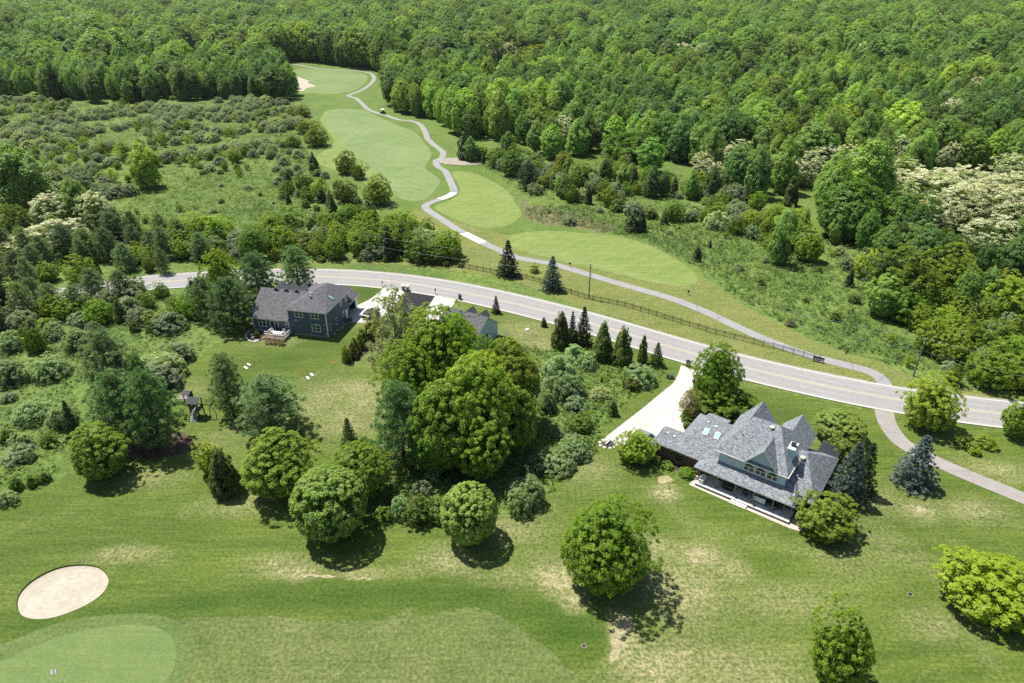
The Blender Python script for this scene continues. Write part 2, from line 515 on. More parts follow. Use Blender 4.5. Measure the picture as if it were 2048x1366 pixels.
def rock_mesh(seed, r, flat=.7, n=9, mat='stone'):
    rg = np.random.default_rng(seed)
    mb = MB()
    prof = [(0, -.2), (.8, -.1), (1, .25), (.75, .7), (.3, .95), (0, 1.0)]
    rr = 1 + rg.normal(0, .13, (len(prof), n))
    ring = [[(r * p[0] * rr[i, k] * math.cos(2 * math.pi * k / n), r * p[0] * rr[i, k] * math.sin(2 * math.pi * k / n), r * flat * p[1] * (1 + .1 * rg.normal())) for k in range(n)] for i, p in enumerate(prof)]
    for i in range(len(prof) - 1):
        for k in range(n):
            j = (k + 1) % n
            if i == 0: mb.poly([ring[0][0], ring[1][j], ring[1][k]])
            elif i == len(prof) - 2: mb.poly([ring[i][k], ring[i][j], ring[i + 1][0]])
            else: mb.poly([ring[i][k], ring[i][j], ring[i + 1][j], ring[i + 1][k]])
    return mb.mesh('stone', M[mat])

# ------------------------------------------------------------------ ground sheets
def sheet(name, outline, mat, z, holes=(), grid=None, blobs=None, rough_edge=0.0, seed=1):
    rg = np.random.default_rng(seed)
    out = [np.array(p[:2], float) for p in outline]
    if rough_edge:
        fine = []
        for i in range(len(out)):
            a, b_ = out[i], out[(i + 1) % len(out)]
            k = max(1, min(40, int(np.linalg.norm(b_ - a) / (rough_edge * 3.0))))
            for t in range(k):
                fine.append(a + (b_ - a) * t / k + rg.normal(0, rough_edge, 2))
        out = fine
    V, E = [], []
    def ring(r):
        k = len(V)
        V.extend([Vector((float(p[0]), float(p[1]))) for p in r])
        E.extend([(k + i, k + (i + 1) % len(r)) for i in range(len(r))])
    ring(out)
    hs = [[np.array(p[:2], float) for p in h] for h in holes]
    for h in hs: ring(h)
    if grid:
        A = np.array(out)
        xs = np.arange(A[:, 0].min(), A[:, 0].max(), grid)
        ys = np.arange(A[:, 1].min(), A[:, 1].max(), grid)
        X, Y = np.meshgrid(xs, ys)
        Pt = np.stack([X.ravel(), Y.ravel()], 1) + rg.uniform(-.3, .3, (X.size, 2)) * grid
        k = inside(Pt, out)
        for h in hs: k &= ~inside(Pt, h)
        V.extend([Vector((float(x), float(y))) for x, y in Pt[k]])
    res = delaunay_2d_cdt(V, E, [], 0, 1e-4)
    co = np.array([(v[0], v[1]) for v in res[0]])
    F = np.array([f[:3] for f in res[2]])
    cen = co[F].mean(1)
    k = inside(cen, out)
    for h in hs: k &= ~inside(cen, h)
    F = F[k]
    a, b_, c = co[F[:, 0]], co[F[:, 1]], co[F[:, 2]]
    flip = ((b_ - a)[:, 0] * (c - a)[:, 1] - (b_ - a)[:, 1] * (c - a)[:, 0]) < 0
    F[flip] = F[flip][:, ::-1]
    me = bpy.data.meshes.new(name)
    me.from_pydata([(x, y, 0) for x, y in co], [], F.tolist())
    me.materials.append(M[mat])
    if blobs:
        for an, bl in blobs.items():
            val = np.zeros(len(co))
            for px, py, rx, ry, w in bl:
                c0 = G(px, py); ex = G(px + rx, py) - c0; ey = G(px, py - ry) - c0
                dx = (co[:, 0] - c0[0]) / max(abs(ex[0]), .1); dy = (co[:, 1] - c0[1]) / max(abs(ey[1]), .1)
                dx = dx - dy * (c0[0] / max(c0[1], 1)) * (abs(ey[1]) / max(abs(ex[0]), .1)) * 0
                val = np.maximum(val, w * np.exp(-(dx ** 2 + dy ** 2) * .9)) if w > 0 else val
            at = me.attributes.new(an, 'FLOAT', 'POINT')
            at.data.foreach_set('value', val.astype(np.float32))
    o = put(name, me, loc=(0, 0, z), kind='structure')
    return o

def strip(name, line, w0, w1, mat, z, kind='structure'):
    """a band along a polyline; w0, w1: offsets to the two sides"""
    P = [np.array(p[:2], float) for p in line]
    mb = MB()
    nor = []
    for i in range(len(P)):
        d = P[min(i + 1, len(P) - 1)] - P[max(i - 1, 0)]
        d /= np.linalg.norm(d)
        nor.append(np.array([-d[1], d[0]]))
    for i in range(len(P) - 1):
        q = [P[i] + nor[i] * w0, P[i + 1] + nor[i + 1] * w0, P[i + 1] + nor[i + 1] * w1, P[i] + nor[i] * w1]
        if w1 > w0: pass
        mb.poly([(*x, 0) for x in q])
    o = mb.build(name, M[mat], loc=(0, 0, z), kind=kind)
    return o

def kerb(name, line, off, w, h, mat, gaps=()):
    P = [np.array(p[:2], float) for p in line]
    mb = MB()
    nor = []
    for i in range(len(P)):
        d = P[min(i + 1, len(P) - 1)] - P[max(i - 1, 0)]
        d /= np.linalg.norm(d)
        nor.append(np.array([-d[1], d[0]]))
    for i in range(len(P) - 1):
        mid = (P[i] + P[i + 1]) / 2 + nor[i] * off
        if any(np.linalg.norm(mid - np.array(g[:2])) < r for g, r in gaps): continue
        a0, a1 = P[i] + nor[i] * off, P[i + 1] + nor[i + 1] * off
        b0, b1 = P[i] + nor[i] * (off + w), P[i + 1] + nor[i + 1] * (off + w)
        if w < 0: a0, a1, b0, b1 = b0, b1, a0, a1
        for q in ([(*a0, h), (*a1, h), (*b1, h), (*b0, h)], [(*a0, 0), (*a1, 0), (*a1, h), (*a0, h)], [(*b1, 0), (*b0, 0), (*b0, h), (*b1, h)]):
            mb.poly(q)
    return mb.build(name, M[mat], kind='structure')

def resample(line, step):
    P = [np.array(p[:2], float) for p in line]
    out = [P[0]]; acc = 0
    for a, b_ in zip(P, P[1:]):
        d = np.linalg.norm(b_ - a)
        if d < 1e-6: continue
        t = step - acc
        while t <= d:
            out.append(a + (b_ - a) * t / d); t += step
        acc = (acc + d) % step if d >= step - acc else acc + d
    out.append(P[-1])
    return out

# road line from both kerbs in the photograph
up_px = [(330, 551), (400, 545.5), (500, 540), (600, 537), (680, 537.4), (816.7, 548.7), (919, 563.7), (1021.8, 585), (1158, 621), (1261, 650), (1348, 677.5), (1485, 711.7), (1621, 744), (1758, 770), (1826, 782), (1929, 795), (2018, 806), (2200, 824), (2500, 842)]
lo_px = [(350, 574), (420, 568), (520, 566), (610, 566), (680, 568), (782, 572), (875, 590), (953, 607), (1083, 638), (1186, 664), (1261, 689.5), (1367, 729), (1474, 759.5), (1621, 794), (1758, 821), (1826, 831), (1929, 845), (2035, 860), (2230, 884), (2540, 905)]
U_ = smooth(GP(up_px), 8, False); Lo_ = smooth(GP(lo_px), 8, False)
road_mid = []
for q in Lo_[::6]:
    d = [np.linalg.norm(q - u) for u in U_]
    road_mid.append((q + U_[int(np.argmin(d))]) / 2)
for _ in range(4):
    road_mid = [road_mid[0]] + [(road_mid[i - 1] + 2 * road_mid[i] + road_mid[i + 1]) / 4 for i in range(1, len(road_mid) - 1)] + [road_mid[-1]]
far_w = [np.array(G(x, y)[:2]) for x, y in ((-400, 655), (-200, 625), (-40, 606), (60, 600), (150, 588), (235, 573), (310, 565))]
road_mid = smooth(far_w + road_mid[1:], 4, False)
road_mid = [np.array(p) for p in resample(road_mid, 1.5)]
for _ in range(3):
    road_mid = [road_mid[0]] + [(road_mid[i - 1] + 2 * road_mid[i] + road_mid[i + 1]) / 4 for i in range(1, len(road_mid) - 1)] + [road_mid[-1]]
RW = 4.05

path_px = [(560, 127), (597, 130), (617, 134), (642, 138), (690, 140), (735, 145), (748, 155), (742, 167), (722, 181), (697, 191), (712, 197), (725, 208), (735, 218), (750, 224.5), (775, 232), (800, 240), (822, 242), (840, 249), (850, 263), (855, 277), (868, 290), (885, 303), (884, 315), (872, 322), (876, 333), (890, 342), (898, 357), (905, 373), (908, 384), (895, 393), (870, 402), (851, 411), (857, 421), (875, 433), (905, 453), (925, 465), (955, 480), (975, 490), (1000, 501), (1040, 517), (1100, 527), (1160, 544), (1230, 565), (1290, 582), (1348, 599), (1416, 626), (1485, 659), (1553, 688), (1621, 712), (1690, 730), (1741, 744), (1764, 760), (1771, 775)]
path_line = resample(smooth(GP(path_px), 6, False), 1.2)
spath_px = [(1768, 822), (1772, 840), (1781, 858), (1800, 882), (1832, 903), (1880, 927), (1950, 957), (2048, 997), (2180, 1050), (2350, 1115)]
spath_line = resample(smooth(GP(spath_px), 6, False), 1.0)

near_bunker = smooth(GP([(34, 1215), (36, 1192), (55, 1168), (85, 1148), (120, 1134), (160, 1129), (195, 1133), (214, 1148), (217, 1165), (205, 1186), (180, 1205), (145, 1222), (105, 1235), (70, 1238), (44, 1231)]), 5)
far_bunker = smooth(GP([(560, 160), (575, 152), (592, 151), (606, 156), (620, 161), (616, 164), (628, 169), (630, 173), (614, 176), (606, 182), (594, 184), (575, 178), (562, 170)]), 4)

sheet('ground', [(-5000, -60), (5000, -60), (5000, 7000), (-5000, 7000)], 'meadow', 0.0, holes=[near_bunker, far_bunker])

dry = [(1000, 1180, 70, 35, .55), (1115, 1165, 45, 35, .8), (1240, 1275, 26, 55, 1.0), (1140, 1210, 40, 40, .7), (1300, 1330, 120, 50, .45), (590, 1150, 70, 18, .6), (720, 1150, 60, 14, .65), (560, 1120, 70, 14, .4),
       (240, 1105, 60, 22, .4), (1010, 1060, 50, 25, .45), (900, 1120, 60, 30, .4), (1395, 1110, 40, 22, .7), (1470, 1140, 40, 25, .5), (1360, 1180, 90, 60, .5), (1840, 1022, 30, 16, .7), (1945, 1020, 60, 22, .5), (1300, 1095, 60, 30, .5),
       (720, 775, 60, 14, .55), (735, 800, 50, 30, .45), (700, 850, 60, 22, .4), (690, 830, 40, 20, .4), (580, 685, 60, 14, .45), (640, 800, 60, 40, .3), (1330, 985, 26, 14, .9), (830, 1180, 30, 60, .25), (480, 1010, 60, 24, .35),
       (600, 1330, 200, 60, .3), (900, 1330, 120, 60, .3), (1660, 1105, 120, 50, .25), (2000, 940, 40, 20, .3), (1750, 1000, 40, 20, .3), (1560, 1200, 120, 40, .3), (1870, 1250, 60, 30, .35), (760, 690, 30, 30, .35),
       (700, 530, 110, 7, .5), (900, 590, 60, 10, .2), (1050, 660, 50, 20, .35), (1100, 690, 60, 20, .3), (290, 955, 60, 20, .35), (400, 905, 40, 20, .3), (1480, 1330, 140, 60, .3), (1190, 940, 40, 30, .25), (390, 780, 40, 25, .3)]
lush = [(400, 1206, 120, 26, 0.72), (540, 1198, 130, 30, 0.72), (680, 1192, 130, 30, 0.72), (820, 1190, 130, 28, 0.72), (950, 1190, 110, 26, .7), (1050, 1222, 90, 26, .65), (300, 1222, 90, 20, .65), (1130, 1262, 70, 40, .8), (20, 1000, 80, 30, .3), (300, 1060, 160, 16, .45), (480, 1085, 160, 12, .4), (160, 1085, 90, 14, .4), (60, 1250, 80, 22, .7), (250, 1225, 90, 14, .7), (1170, 1270, 50, 40, .7), (30, 1120, 50, 40, .4), (1640, 1060, 70, 30, .35), (560, 720, 60, 22, .45),
        (660, 690, 90, 16, .5), (470, 760, 60, 30, .3), (1440, 1010, 60, 25, .35), (1560, 830, 60, 25, .5), (1690, 790, 60, 14, .4), (1300, 1050, 50, 20, .25), (1560, 1130, 60, 20, .35), (740, 585, 50, 14, .6), (900, 1005, 60, 12, .5)]
lawn_out = smooth(GP([(-700, 1120), (-300, 1060), (-60, 1010), (60, 985), (120, 960), (170, 935), (210, 900), (262, 872), (330, 845), (355, 800), (352, 752), (400, 712), (450, 675), (495, 640), (520, 600), (560, 578), (620, 569), (760, 576), (870, 592), (1083, 641), (1261, 692), (1367, 732), (1621, 797), (1758, 824), (1929, 848), (2040, 862), (2230, 888), (2560, 915), (3300, 1100), (3600, 1900), (1024, 3000), (-1500, 2000)]), 5)
sheet('lawn', lawn_out, 'lawn', .012, holes=[near_bunker], grid=1.15, blobs={'dry': dry, 'lush': lush}, rough_edge=.25)
wild = smooth(GP([(1085, 705), (1120, 690), (1190, 705), (1250, 725), (1320, 735), (1330, 742), (1290, 775), (1235, 820), (1195, 870), (1180, 905), (1120, 950), (1090, 990), (1000, 1030), (870, 1042), (745, 1042), (700, 1030), (720, 990), (800, 960), (840, 900), (860, 780), (960, 720), (1030, 690)]), 5)
sheet('wild_patch', wild, 'meadow', .024, rough_edge=.3)
verge_out = smooth(GP([(560, 535), (640, 526), (760, 528), (850, 533), (930, 545), (1000, 556), (1060, 573), (1158, 612), (1261, 643), (1348, 672), (1485, 707), (1621, 740), (1758, 767), (1826, 780), (1929, 794), (2060, 808), (2050, 797), (1960, 783), (1880, 770), (1830, 758), (1760, 725), (1690, 705), (1600, 668), (1480, 605), (1420, 560), (1290, 485), (1180, 465), (1050, 455), (1010, 470), (945, 430), (900, 405), (840, 395), (815, 420), (850, 455), (890, 480), (930, 520), (900, 527), (780, 520), (640, 520), (560, 527)]), 4)
sheet('golf_verge', verge_out, 'verge', .012, rough_edge=.2)
turf = smooth(GP([(600, 118), (680, 128), (770, 134), (780, 152), (752, 185), (745, 205), (775, 222), (830, 236), (900, 262), (915, 285), (880, 318), (900, 332), (965, 352), (1010, 372), (1035, 405), (1052, 440), (1180, 462), (1050, 470), (930, 450), (860, 420), (815, 420), (780, 400), (745, 420), (640, 345), (625, 320), (640, 285), (650, 262), (635, 235), (645, 212), (620, 198), (585, 190), (540, 175), (548, 140)]), 5)
sheet('golf_rough', turf, 'rough', .024, holes=[far_bunker], rough_edge=.3)
sheet('far_green', smooth(GP([(575, 150), (600, 138), (640, 140), (690, 141), (728, 148), (735, 158), (726, 170), (705, 182), (670, 188), (630, 187), (598, 186), (585, 178)]), 5), 'fairway', .036, holes=[far_bunker])
sheet('fairway', smooth(GP([(648, 225), (680, 218), (730, 221), (758, 234), (795, 250), (830, 265), (848, 285), (862, 305), (858, 320), (850, 335), (868, 350), (880, 362), (870, 380), (845, 400), (810, 400), (790, 388), (770, 365), (745, 345), (722, 322), (700, 298), (672, 270), (652, 245)]), 5), 'fairway', .036)
sheet('fairway_edge', smooth(GP([(626, 320), (650, 300), (668, 285), (655, 262), (640, 240), (650, 232), (672, 268), (700, 298), (722, 322), (745, 345), (770, 365), (790, 388), (775, 400), (745, 380), (720, 360), (690, 345), (655, 335)]), 5), 'tee', .03)
sheet('practice_strip', smooth(GP([(905, 345), (940, 345), (975, 358), (1010, 378), (1030, 405), (1042, 432), (1010, 452), (960, 455), (915, 440), (880, 425), (870, 412), (905, 398), (920, 378)]), 5), 'tee', .036)
sheet('approach_green', smooth(GP([(1015, 480), (1035, 468), (1080, 462), (1130, 463), (1180, 468), (1230, 473), (1280, 485), (1330, 507), (1375, 535), (1395, 555), (1385, 570), (1350, 572), (1290, 562), (1200, 540), (1120, 522), (1060, 507), (1025, 495)]), 5), 'tee', .036)
sheet('wood_clearing', smooth(GP([(960, 158), (985, 136), (1030, 131), (1090, 135), (1090, 143), (1030, 146), (1000, 158)]), 5), 'fairway', .024)
sheet('near_fairway', smooth(GP([(300, 1420), (350, 1250), (430, 1236), (520, 1232), (640, 1240), (760, 1242), (850, 1232), (930, 1216), (990, 1226), (1050, 1265), (1110, 1310), (1170, 1370), (1200, 1450), (1150, 1600), (700, 1800), (300, 1600)]), 5), 'near_fairway', .024, rough_edge=.12)
sheet('green_collar', smooth(GP([(-120, 1330), (0, 1292), (100, 1252), (200, 1232), (290, 1228), (350, 1240), (385, 1270), (390, 1310), (370, 1360), (300, 1460), (0, 1560), (-300, 1500)]), 5), 'collar', .036)
sheet('putting_green', smooth(GP([(-120, 1362), (0, 1324), (100, 1280), (200, 1256), (285, 1250), (333, 1265), (352, 1295), (348, 1335), (325, 1370), (250, 1440), (0, 1520), (-260, 1480)]), 5), 'green', .048)
# worn soil and dry patches that the photograph shows as ground of their own
sheet('pine_litter', smooth(GP([(225, 905), (240, 885), (290, 870), (350, 865), (390, 880), (380, 900), (330, 915), (260, 920)]), 5), 'litter', .024, rough_edge=.25)
sheet('reed_patch', smooth(GP([(878, 318), (920, 316), (955, 322), (960, 328), (920, 330), (882, 326)]), 4), 'dry_reed', .036, rough_edge=.3)
sheet('mulch_bed', smooth(GP([(683, 722), (690, 705), (715, 680), (738, 655), (752, 648), (768, 655), (756, 680), (735, 705), (715, 722), (697, 728)]), 4), 'soil', .024, rough_edge=.08)
sheet('dry_reed_margin', smooth(GP([(1040, 395), (1060, 410), (1130, 420), (1200, 440), (1230, 460), (1180, 462), (1060, 442), (1045, 420)]), 4), 'brownmeadow', .009, rough_edge=.6)

sheet('bare_patch', smooth(GP([(1232, 1236), (1258, 1230), (1266, 1246), (1252, 1272), (1243, 1300), (1230, 1322), (1216, 1318), (1222, 1290), (1228, 1262)]), 4), 'straw', .02, rough_edge=.22)
for k_, (x_, y_, rx_, ry_) in enumerate(((1105, 1165, 16, 6), (1128, 1172, 9, 4), (1398, 1106, 13, 6), (1392, 1122, 9, 4), (640, 1153, 40, 3), (725, 1157, 26, 2.5), (560, 1128, 24, 2), (1845, 1020, 12, 4), (1330, 960, 16, 8), (1090, 1150, 10, 4), (1150, 1200, 12, 5))):
    sheet('bare_patch', [G(x_ + rx_ * math.cos(t_) * (1 + .25 * math.sin(3 * t_ + k_)), y_ + ry_ * math.sin(t_) * (1 + .25 * math.cos(2 * t_ + k_)))[:2] for t_ in np.linspace(0, 6.283, 17)[:-1]], 'straw', .02, rough_edge=.13, seed=k_)
# bunkers: a sand bowl below the turf with a grass lip on the far side
def bunker(name, ring, depth, mat, zed):
    c = np.mean(ring, 0)
    mb = MB()
    prof = [(1.0, zed), (.985, zed - depth * .55), (.9, zed - depth * .8), (.6, zed - depth), (.25, zed - depth * 1.03)]
    R_ = [[(*(c + (np.array(p) - c) * k), z) for p in ring] for k, z in prof]
    n = len(ring)
    for i in range(len(prof) - 1):
        for k in range(n):
            j = (k + 1) % n
            mb.poly([R_[i][k], R_[i + 1][k], R_[i + 1][j], R_[i][j]] if True else [], 1 if i == 0 else 0, i > 0)
    mb.poly(R_[-1], 0)
    return mb.build(name, [M[mat], M['lip']], kind='structure')
bunker('sand_bunker', near_bunker, .36, 'sand', .012)
bunker('sand_bunker.001', far_bunker, .5, 'sand', .036)

# road, kerbs, path
strip('road', road_mid, -RW, RW, 'asphalt', .06)
for s in (-1, 1):
    strip('gutter', road_mid, s * RW, s * (RW + .5) if s > 0 else s * RW - .5, 'kerb', .062)
strip('centre_line', road_mid, .06, .17, 'yellow_line', .066)
strip('centre_line.001', road_mid, -.17, -.06, 'yellow_line', .066)
cross_n = G(1766, 768); cross_s = G(1767, 824)
gapsS = [(cross_s, 2.6), (G(1378, 735), 5.5), (G(775, 574), 4.5), (G(845, 584), 4.5), (G(900, 595), 4.2)]
kerb('kerb', road_mid, RW + .5, .16, .15, 'kerb', [(cross_n, 2.6)])
kerb('kerb.001', road_mid, -RW - .5, -.16, .15, 'kerb', gapsS)
for o_ in (-2.9, -1.25, 1.2, 2.85):
    strip('wheel_track', road_mid, o_ - .32, o_ + .32, 'track', .0635)
strip('golf_path', path_line, -1.25, 1.25, 'path', .05)
strip('golf_path.001', spath_line, -1.45, 1.45, 'path_red', .05)
def near_i(line, p):
    return int(np.argmin([np.hypot(q[0] - p[0], q[1] - p[1]) for q in line]))
for (xa, ya), (xb, yb) in (((928, 466), (966, 485)), ((908, 386), (878, 399))):
    i0, i1 = sorted((near_i(path_line, G(xa, ya)), near_i(path_line, G(xb, yb))))
    strip('path_bridge', path_line[i0:i1 + 1], -1.35, 1.35, 'concrete_old', .058)

# ------------------------------------------------------------------ plants
M['l_maple'] = leaf_mat('maple_leaves', (.075, .15, .015), (.34, .45, .05), .45)
M['l_globe'] = leaf_mat('globe_maple_leaves', (.075, .15, .026), (.36, .46, .1), .42)
M['l_oak'] = leaf_mat('oak_leaves', (.105, .165, .014), (.36, .4, .04), .45)
M['l_gold'] = leaf_mat('golden_maple_leaves', (.27, .385, .018), (.46, .57, .05), .42)
M['l_light'] = leaf_mat('light_maple_leaves', (.12, .21, .02), (.4, .5, .06), .45)
M['l_poplar'] = leaf_mat('poplar_leaves', (.135, .245, .055), (.33, .47, .11), .45, jitter=.34, patch=True)
M['l_round'] = leaf_mat('broadleaf_leaves', (.115, .215, .045), (.33, .46, .095), .45, jitter=.34, patch=True)
M['l_locust'] = leaf_mat('blossoming_locust_leaves', (.1, .16, .04), (.22, .28, .07), .42, bloom=(.8, .785, .57))
M['l_olive'] = leaf_mat('olive_shrub_leaves', (.155, .225, .108), (.37, .445, .24), .42, jitter=.25)
M['l_bush'] = leaf_mat('green_bush_leaves', (.085, .15, .022), (.26, .34, .058), .42, jitter=.25)
M['l_cedar'] = leaf_mat('cedar_sprays', (.045, .078, .02), (.14, .19, .05), .25, jitter=.22)
M['l_arbor'] = leaf_mat('arborvitae_sprays', (.055, .095, .018), (.21, .26, .055), .28, jitter=.15)
M['l_pine'] = leaf_mat('pine_needles', (.11, .175, .08), (.35, .45, .22), .36, jitter=.15)
M['l_spruce'] = leaf_mat('spruce_needles', (.022, .042, .02), (.075, .11, .052), .14, jitter=.15)
M['l_blue'] = leaf_mat('blue_spruce_needles', (.045, .07, .062), (.21, .265, .235), .16, jitter=.08)
M['l_sparse'] = leaf_mat('budding_leaves', (.22, .25, .08), (.42, .43, .19), .42)
M['l_herb'] = leaf_mat('meadow_herbs', (.08, .155, .026), (.24, .33, .08), .4, jitter=.32, patch=True)
M['l_rust'] = leaf_mat('rust_grass', (.22, .15, .09), (.36, .26, .16), .3)

def unit(a):
    return a / (np.linalg.norm(a, axis=-1, keepdims=True) + 1e-9)

def leaf_quads(rg, C, Nn, size, asp, updir=None):
    n = len(C)
    r = rg.normal(size=(n, 3))
    if updir is not None: r = r * (1 - updir) + np.array([0, 0, 2.2]) * updir
    T = unit(r - (r * Nn).sum(1, keepdims=True) * Nn)
    B = np.cross(Nn, T)
    l = (size * (.65 + .7 * rg.random(n)))[:, None]
    w = l * asp
    V = np.stack([C - T * l * .5 - Nn * l * .12, C + B * w * .5, C + T * l * .5 - Nn * l * .12, C - B * w * .5], 1)
    return V

def quads_mesh(name, V, tint, mats, tubes=None):
    """V (n,4,3) leaf quads, tint (n), tubes: an MB joined as the second material"""
    n = len(V)
    co = V.reshape(-1, 3)
    fv = np.arange(n * 4).reshape(n, 4)
    me = bpy.data.meshes.new(name)
    loops, starts, tot = fv.ravel(), np.arange(n) * 4, np.full(n, 4)
    mi = np.zeros(n, int)
    if tubes is not None and tubes.f:
        tv = np.array(tubes.v)
        fl = [i + len(co) for f in tubes.f for i in f]
        ln = np.array([len(f) for f in tubes.f])
        starts = np.concatenate([starts, len(loops) + np.concatenate([[0], np.cumsum(ln)[:-1]])])
        loops = np.concatenate([loops, fl]); tot = np.concatenate([tot, ln])
        co = np.concatenate([co, tv]); mi = np.concatenate([mi, np.ones(len(ln), int)])
        tint = np.concatenate([tint, np.zeros(len(ln))])
    me.vertices.add(len(co)); me.vertices.foreach_set('co', co.astype(np.float32).ravel())
    me.loops.add(len(loops)); me.loops.foreach_set('vertex_index', loops.astype(np.int32))
    me.polygons.add(len(starts)); me.polygons.foreach_set('loop_start', starts.astype(np.int32))
    me.polygons.foreach_set('material_index', mi.astype(np.int32))
    at = me.attributes.new('tint', 'FLOAT', 'FACE'); at.data.foreach_set('value', tint.astype(np.float32))
    for m_ in mats: me.materials.append(m_)
    me.update(calc_edges=True)
    me.validate()
    return me

def lobes(rg, k, amp):
    u = unit(rg.normal(size=(k, 3))); a = amp * (.5 + rg.random(k))
    def f(d):
        return 1 + (a[None] * np.clip((d @ u.T - .45) / .55, 0, 1) ** 1.2).sum(1) - amp * .45
    return f

def crown(seed, R, z0, z1, prof, ncl, rc, lpc, leaf, asp=.62, kr=(.78, 1.0), lob=(9, .22), flat=.8, inner=.14, upl=None, rnd=.55, tint_fn=None, cn=.45, squash=(1, 1)):
    """clumps of leaves over a crown whose radius follows prof(h); returns quads, tints, clump centres"""
    rg = np.random.default_rng(seed)
    hs = np.linspace(.005, .995, 200); rs = np.array([prof(h) for h in hs])
    sl = np.gradient(rs * R, hs * (z1 - z0))
    wt = np.clip(rs, .05, None) * np.sqrt(1 + np.clip(sl, -3, 3) ** 2); wt /= wt.sum()
    h = rg.choice(hs, ncl, p=wt) + rg.normal(0, .01, ncl)
    h = np.clip(h, .003, .997)
    ph = rg.random(ncl) * 2 * math.pi
    r = np.interp(h, hs, rs) * R
    s = np.interp(h, hs, sl)
    out = unit(np.stack([np.cos(ph), np.sin(ph), -s], 1))
    lf = lobes(rg, *lob)
    zc = (z0 + z1) / 2
    k = kr[0] + (kr[1] - kr[0]) * rg.random(ncl) ** .6
    C = np.stack([r * np.cos(ph) * squash[0], r * np.sin(ph) * squash[1], z0 + h * (z1 - z0)], 1)
    d = unit(C - np.array([0, 0, zc]))
    m = lf(d)
    m = np.where(d[:, 2] < .1, np.minimum(m, 1.0), m) * k
    C = np.array([0, 0, zc]) + (C - np.array([0, 0, zc])) * m[:, None]
    crad = rc * (.7 + .6 * rg.random(ncl))
    D = unit(unit(rg.normal(size=(ncl, lpc, 3))) + .75 * out[:, None] + np.array([0, 0, .35]))
    rad = crad[:, None, None] * (.6 + .45 * rg.random((ncl, lpc, 1)))
    Pp = C[:, None] + D * rad * np.array([1, 1, flat])
    Nn = unit(D * (.85 - .5 * cn) + out[:, None] * cn + .72 * rnd * rg.normal(size=D.shape) + np.array([0, 0, .55]))
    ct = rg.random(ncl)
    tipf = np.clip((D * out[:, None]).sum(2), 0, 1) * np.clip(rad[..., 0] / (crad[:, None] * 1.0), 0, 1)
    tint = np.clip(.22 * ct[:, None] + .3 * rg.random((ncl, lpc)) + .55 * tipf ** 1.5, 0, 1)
    if tint_fn is not None: tint = tint_fn(rg, C, D, Pp, tint)
    P2, N2, t2 = Pp.reshape(-1, 3), Nn.reshape(-1, 3), tint.reshape(-1)
    V = leaf_quads(rg, P2, N2, np.full(len(P2), leaf), asp, upl)
    ni = int(len(P2) * inner)
    if ni:
        hi = rg.choice(hs, ni, p=wt); pi_ = rg.random(ni) * 2 * math.pi
        ri = np.interp(hi, hs, rs) * R * (.3 + .45 * rg.random(ni))
        Ci = np.stack([ri * np.cos(pi_) * squash[0], ri * np.sin(pi_) * squash[1], z0 + (.08 + .8 * hi) * (z1 - z0)], 1)
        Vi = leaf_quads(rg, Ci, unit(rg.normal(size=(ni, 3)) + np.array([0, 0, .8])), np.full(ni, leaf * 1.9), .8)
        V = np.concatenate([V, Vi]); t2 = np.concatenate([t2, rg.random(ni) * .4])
    return V, t2, C

def trunk_mb(seed, h, r, C, nl, fork=.3, mi=0, sides=7):
    rg = np.random.default_rng(seed + 77)
    mb = MB()
    top = h * .8
    zs = np.linspace(-.15, top, 6)
    path = [(rg.normal(0, r * .35) * (i > 0), rg.normal(0, r * .35) * (i > 0), z) for i, z in enumerate(zs)]
    rad = [r * 1.35] + [r * (1 - .82 * (z / top)) for z in zs[1:]]
    mb.tube(path, rad, sides, mi)
    if len(C):
        idx = rg.choice(len(C), min(nl, len(C)), replace=False)
        for i in idx:
            c = C[i]
            zb = max(h * fork * .7, min(top * .9, c[2] - np.hypot(c[0], c[1]) * (.5 + .4 * rg.random())))
            a = np.array([0, 0, zb]); e = c * np.array([.93, .93, 1])
            mid = (a + e) / 2 + np.array([0, 0, -.06 * np.linalg.norm(e - a)]) + rg.normal(0, .15, 3)
            rb = r * .42 * (1 - .6 * zb / h)
            mb.tube([a, mid, e], [rb, rb * .6, rb * .2], 5, mi, False)
    return mb

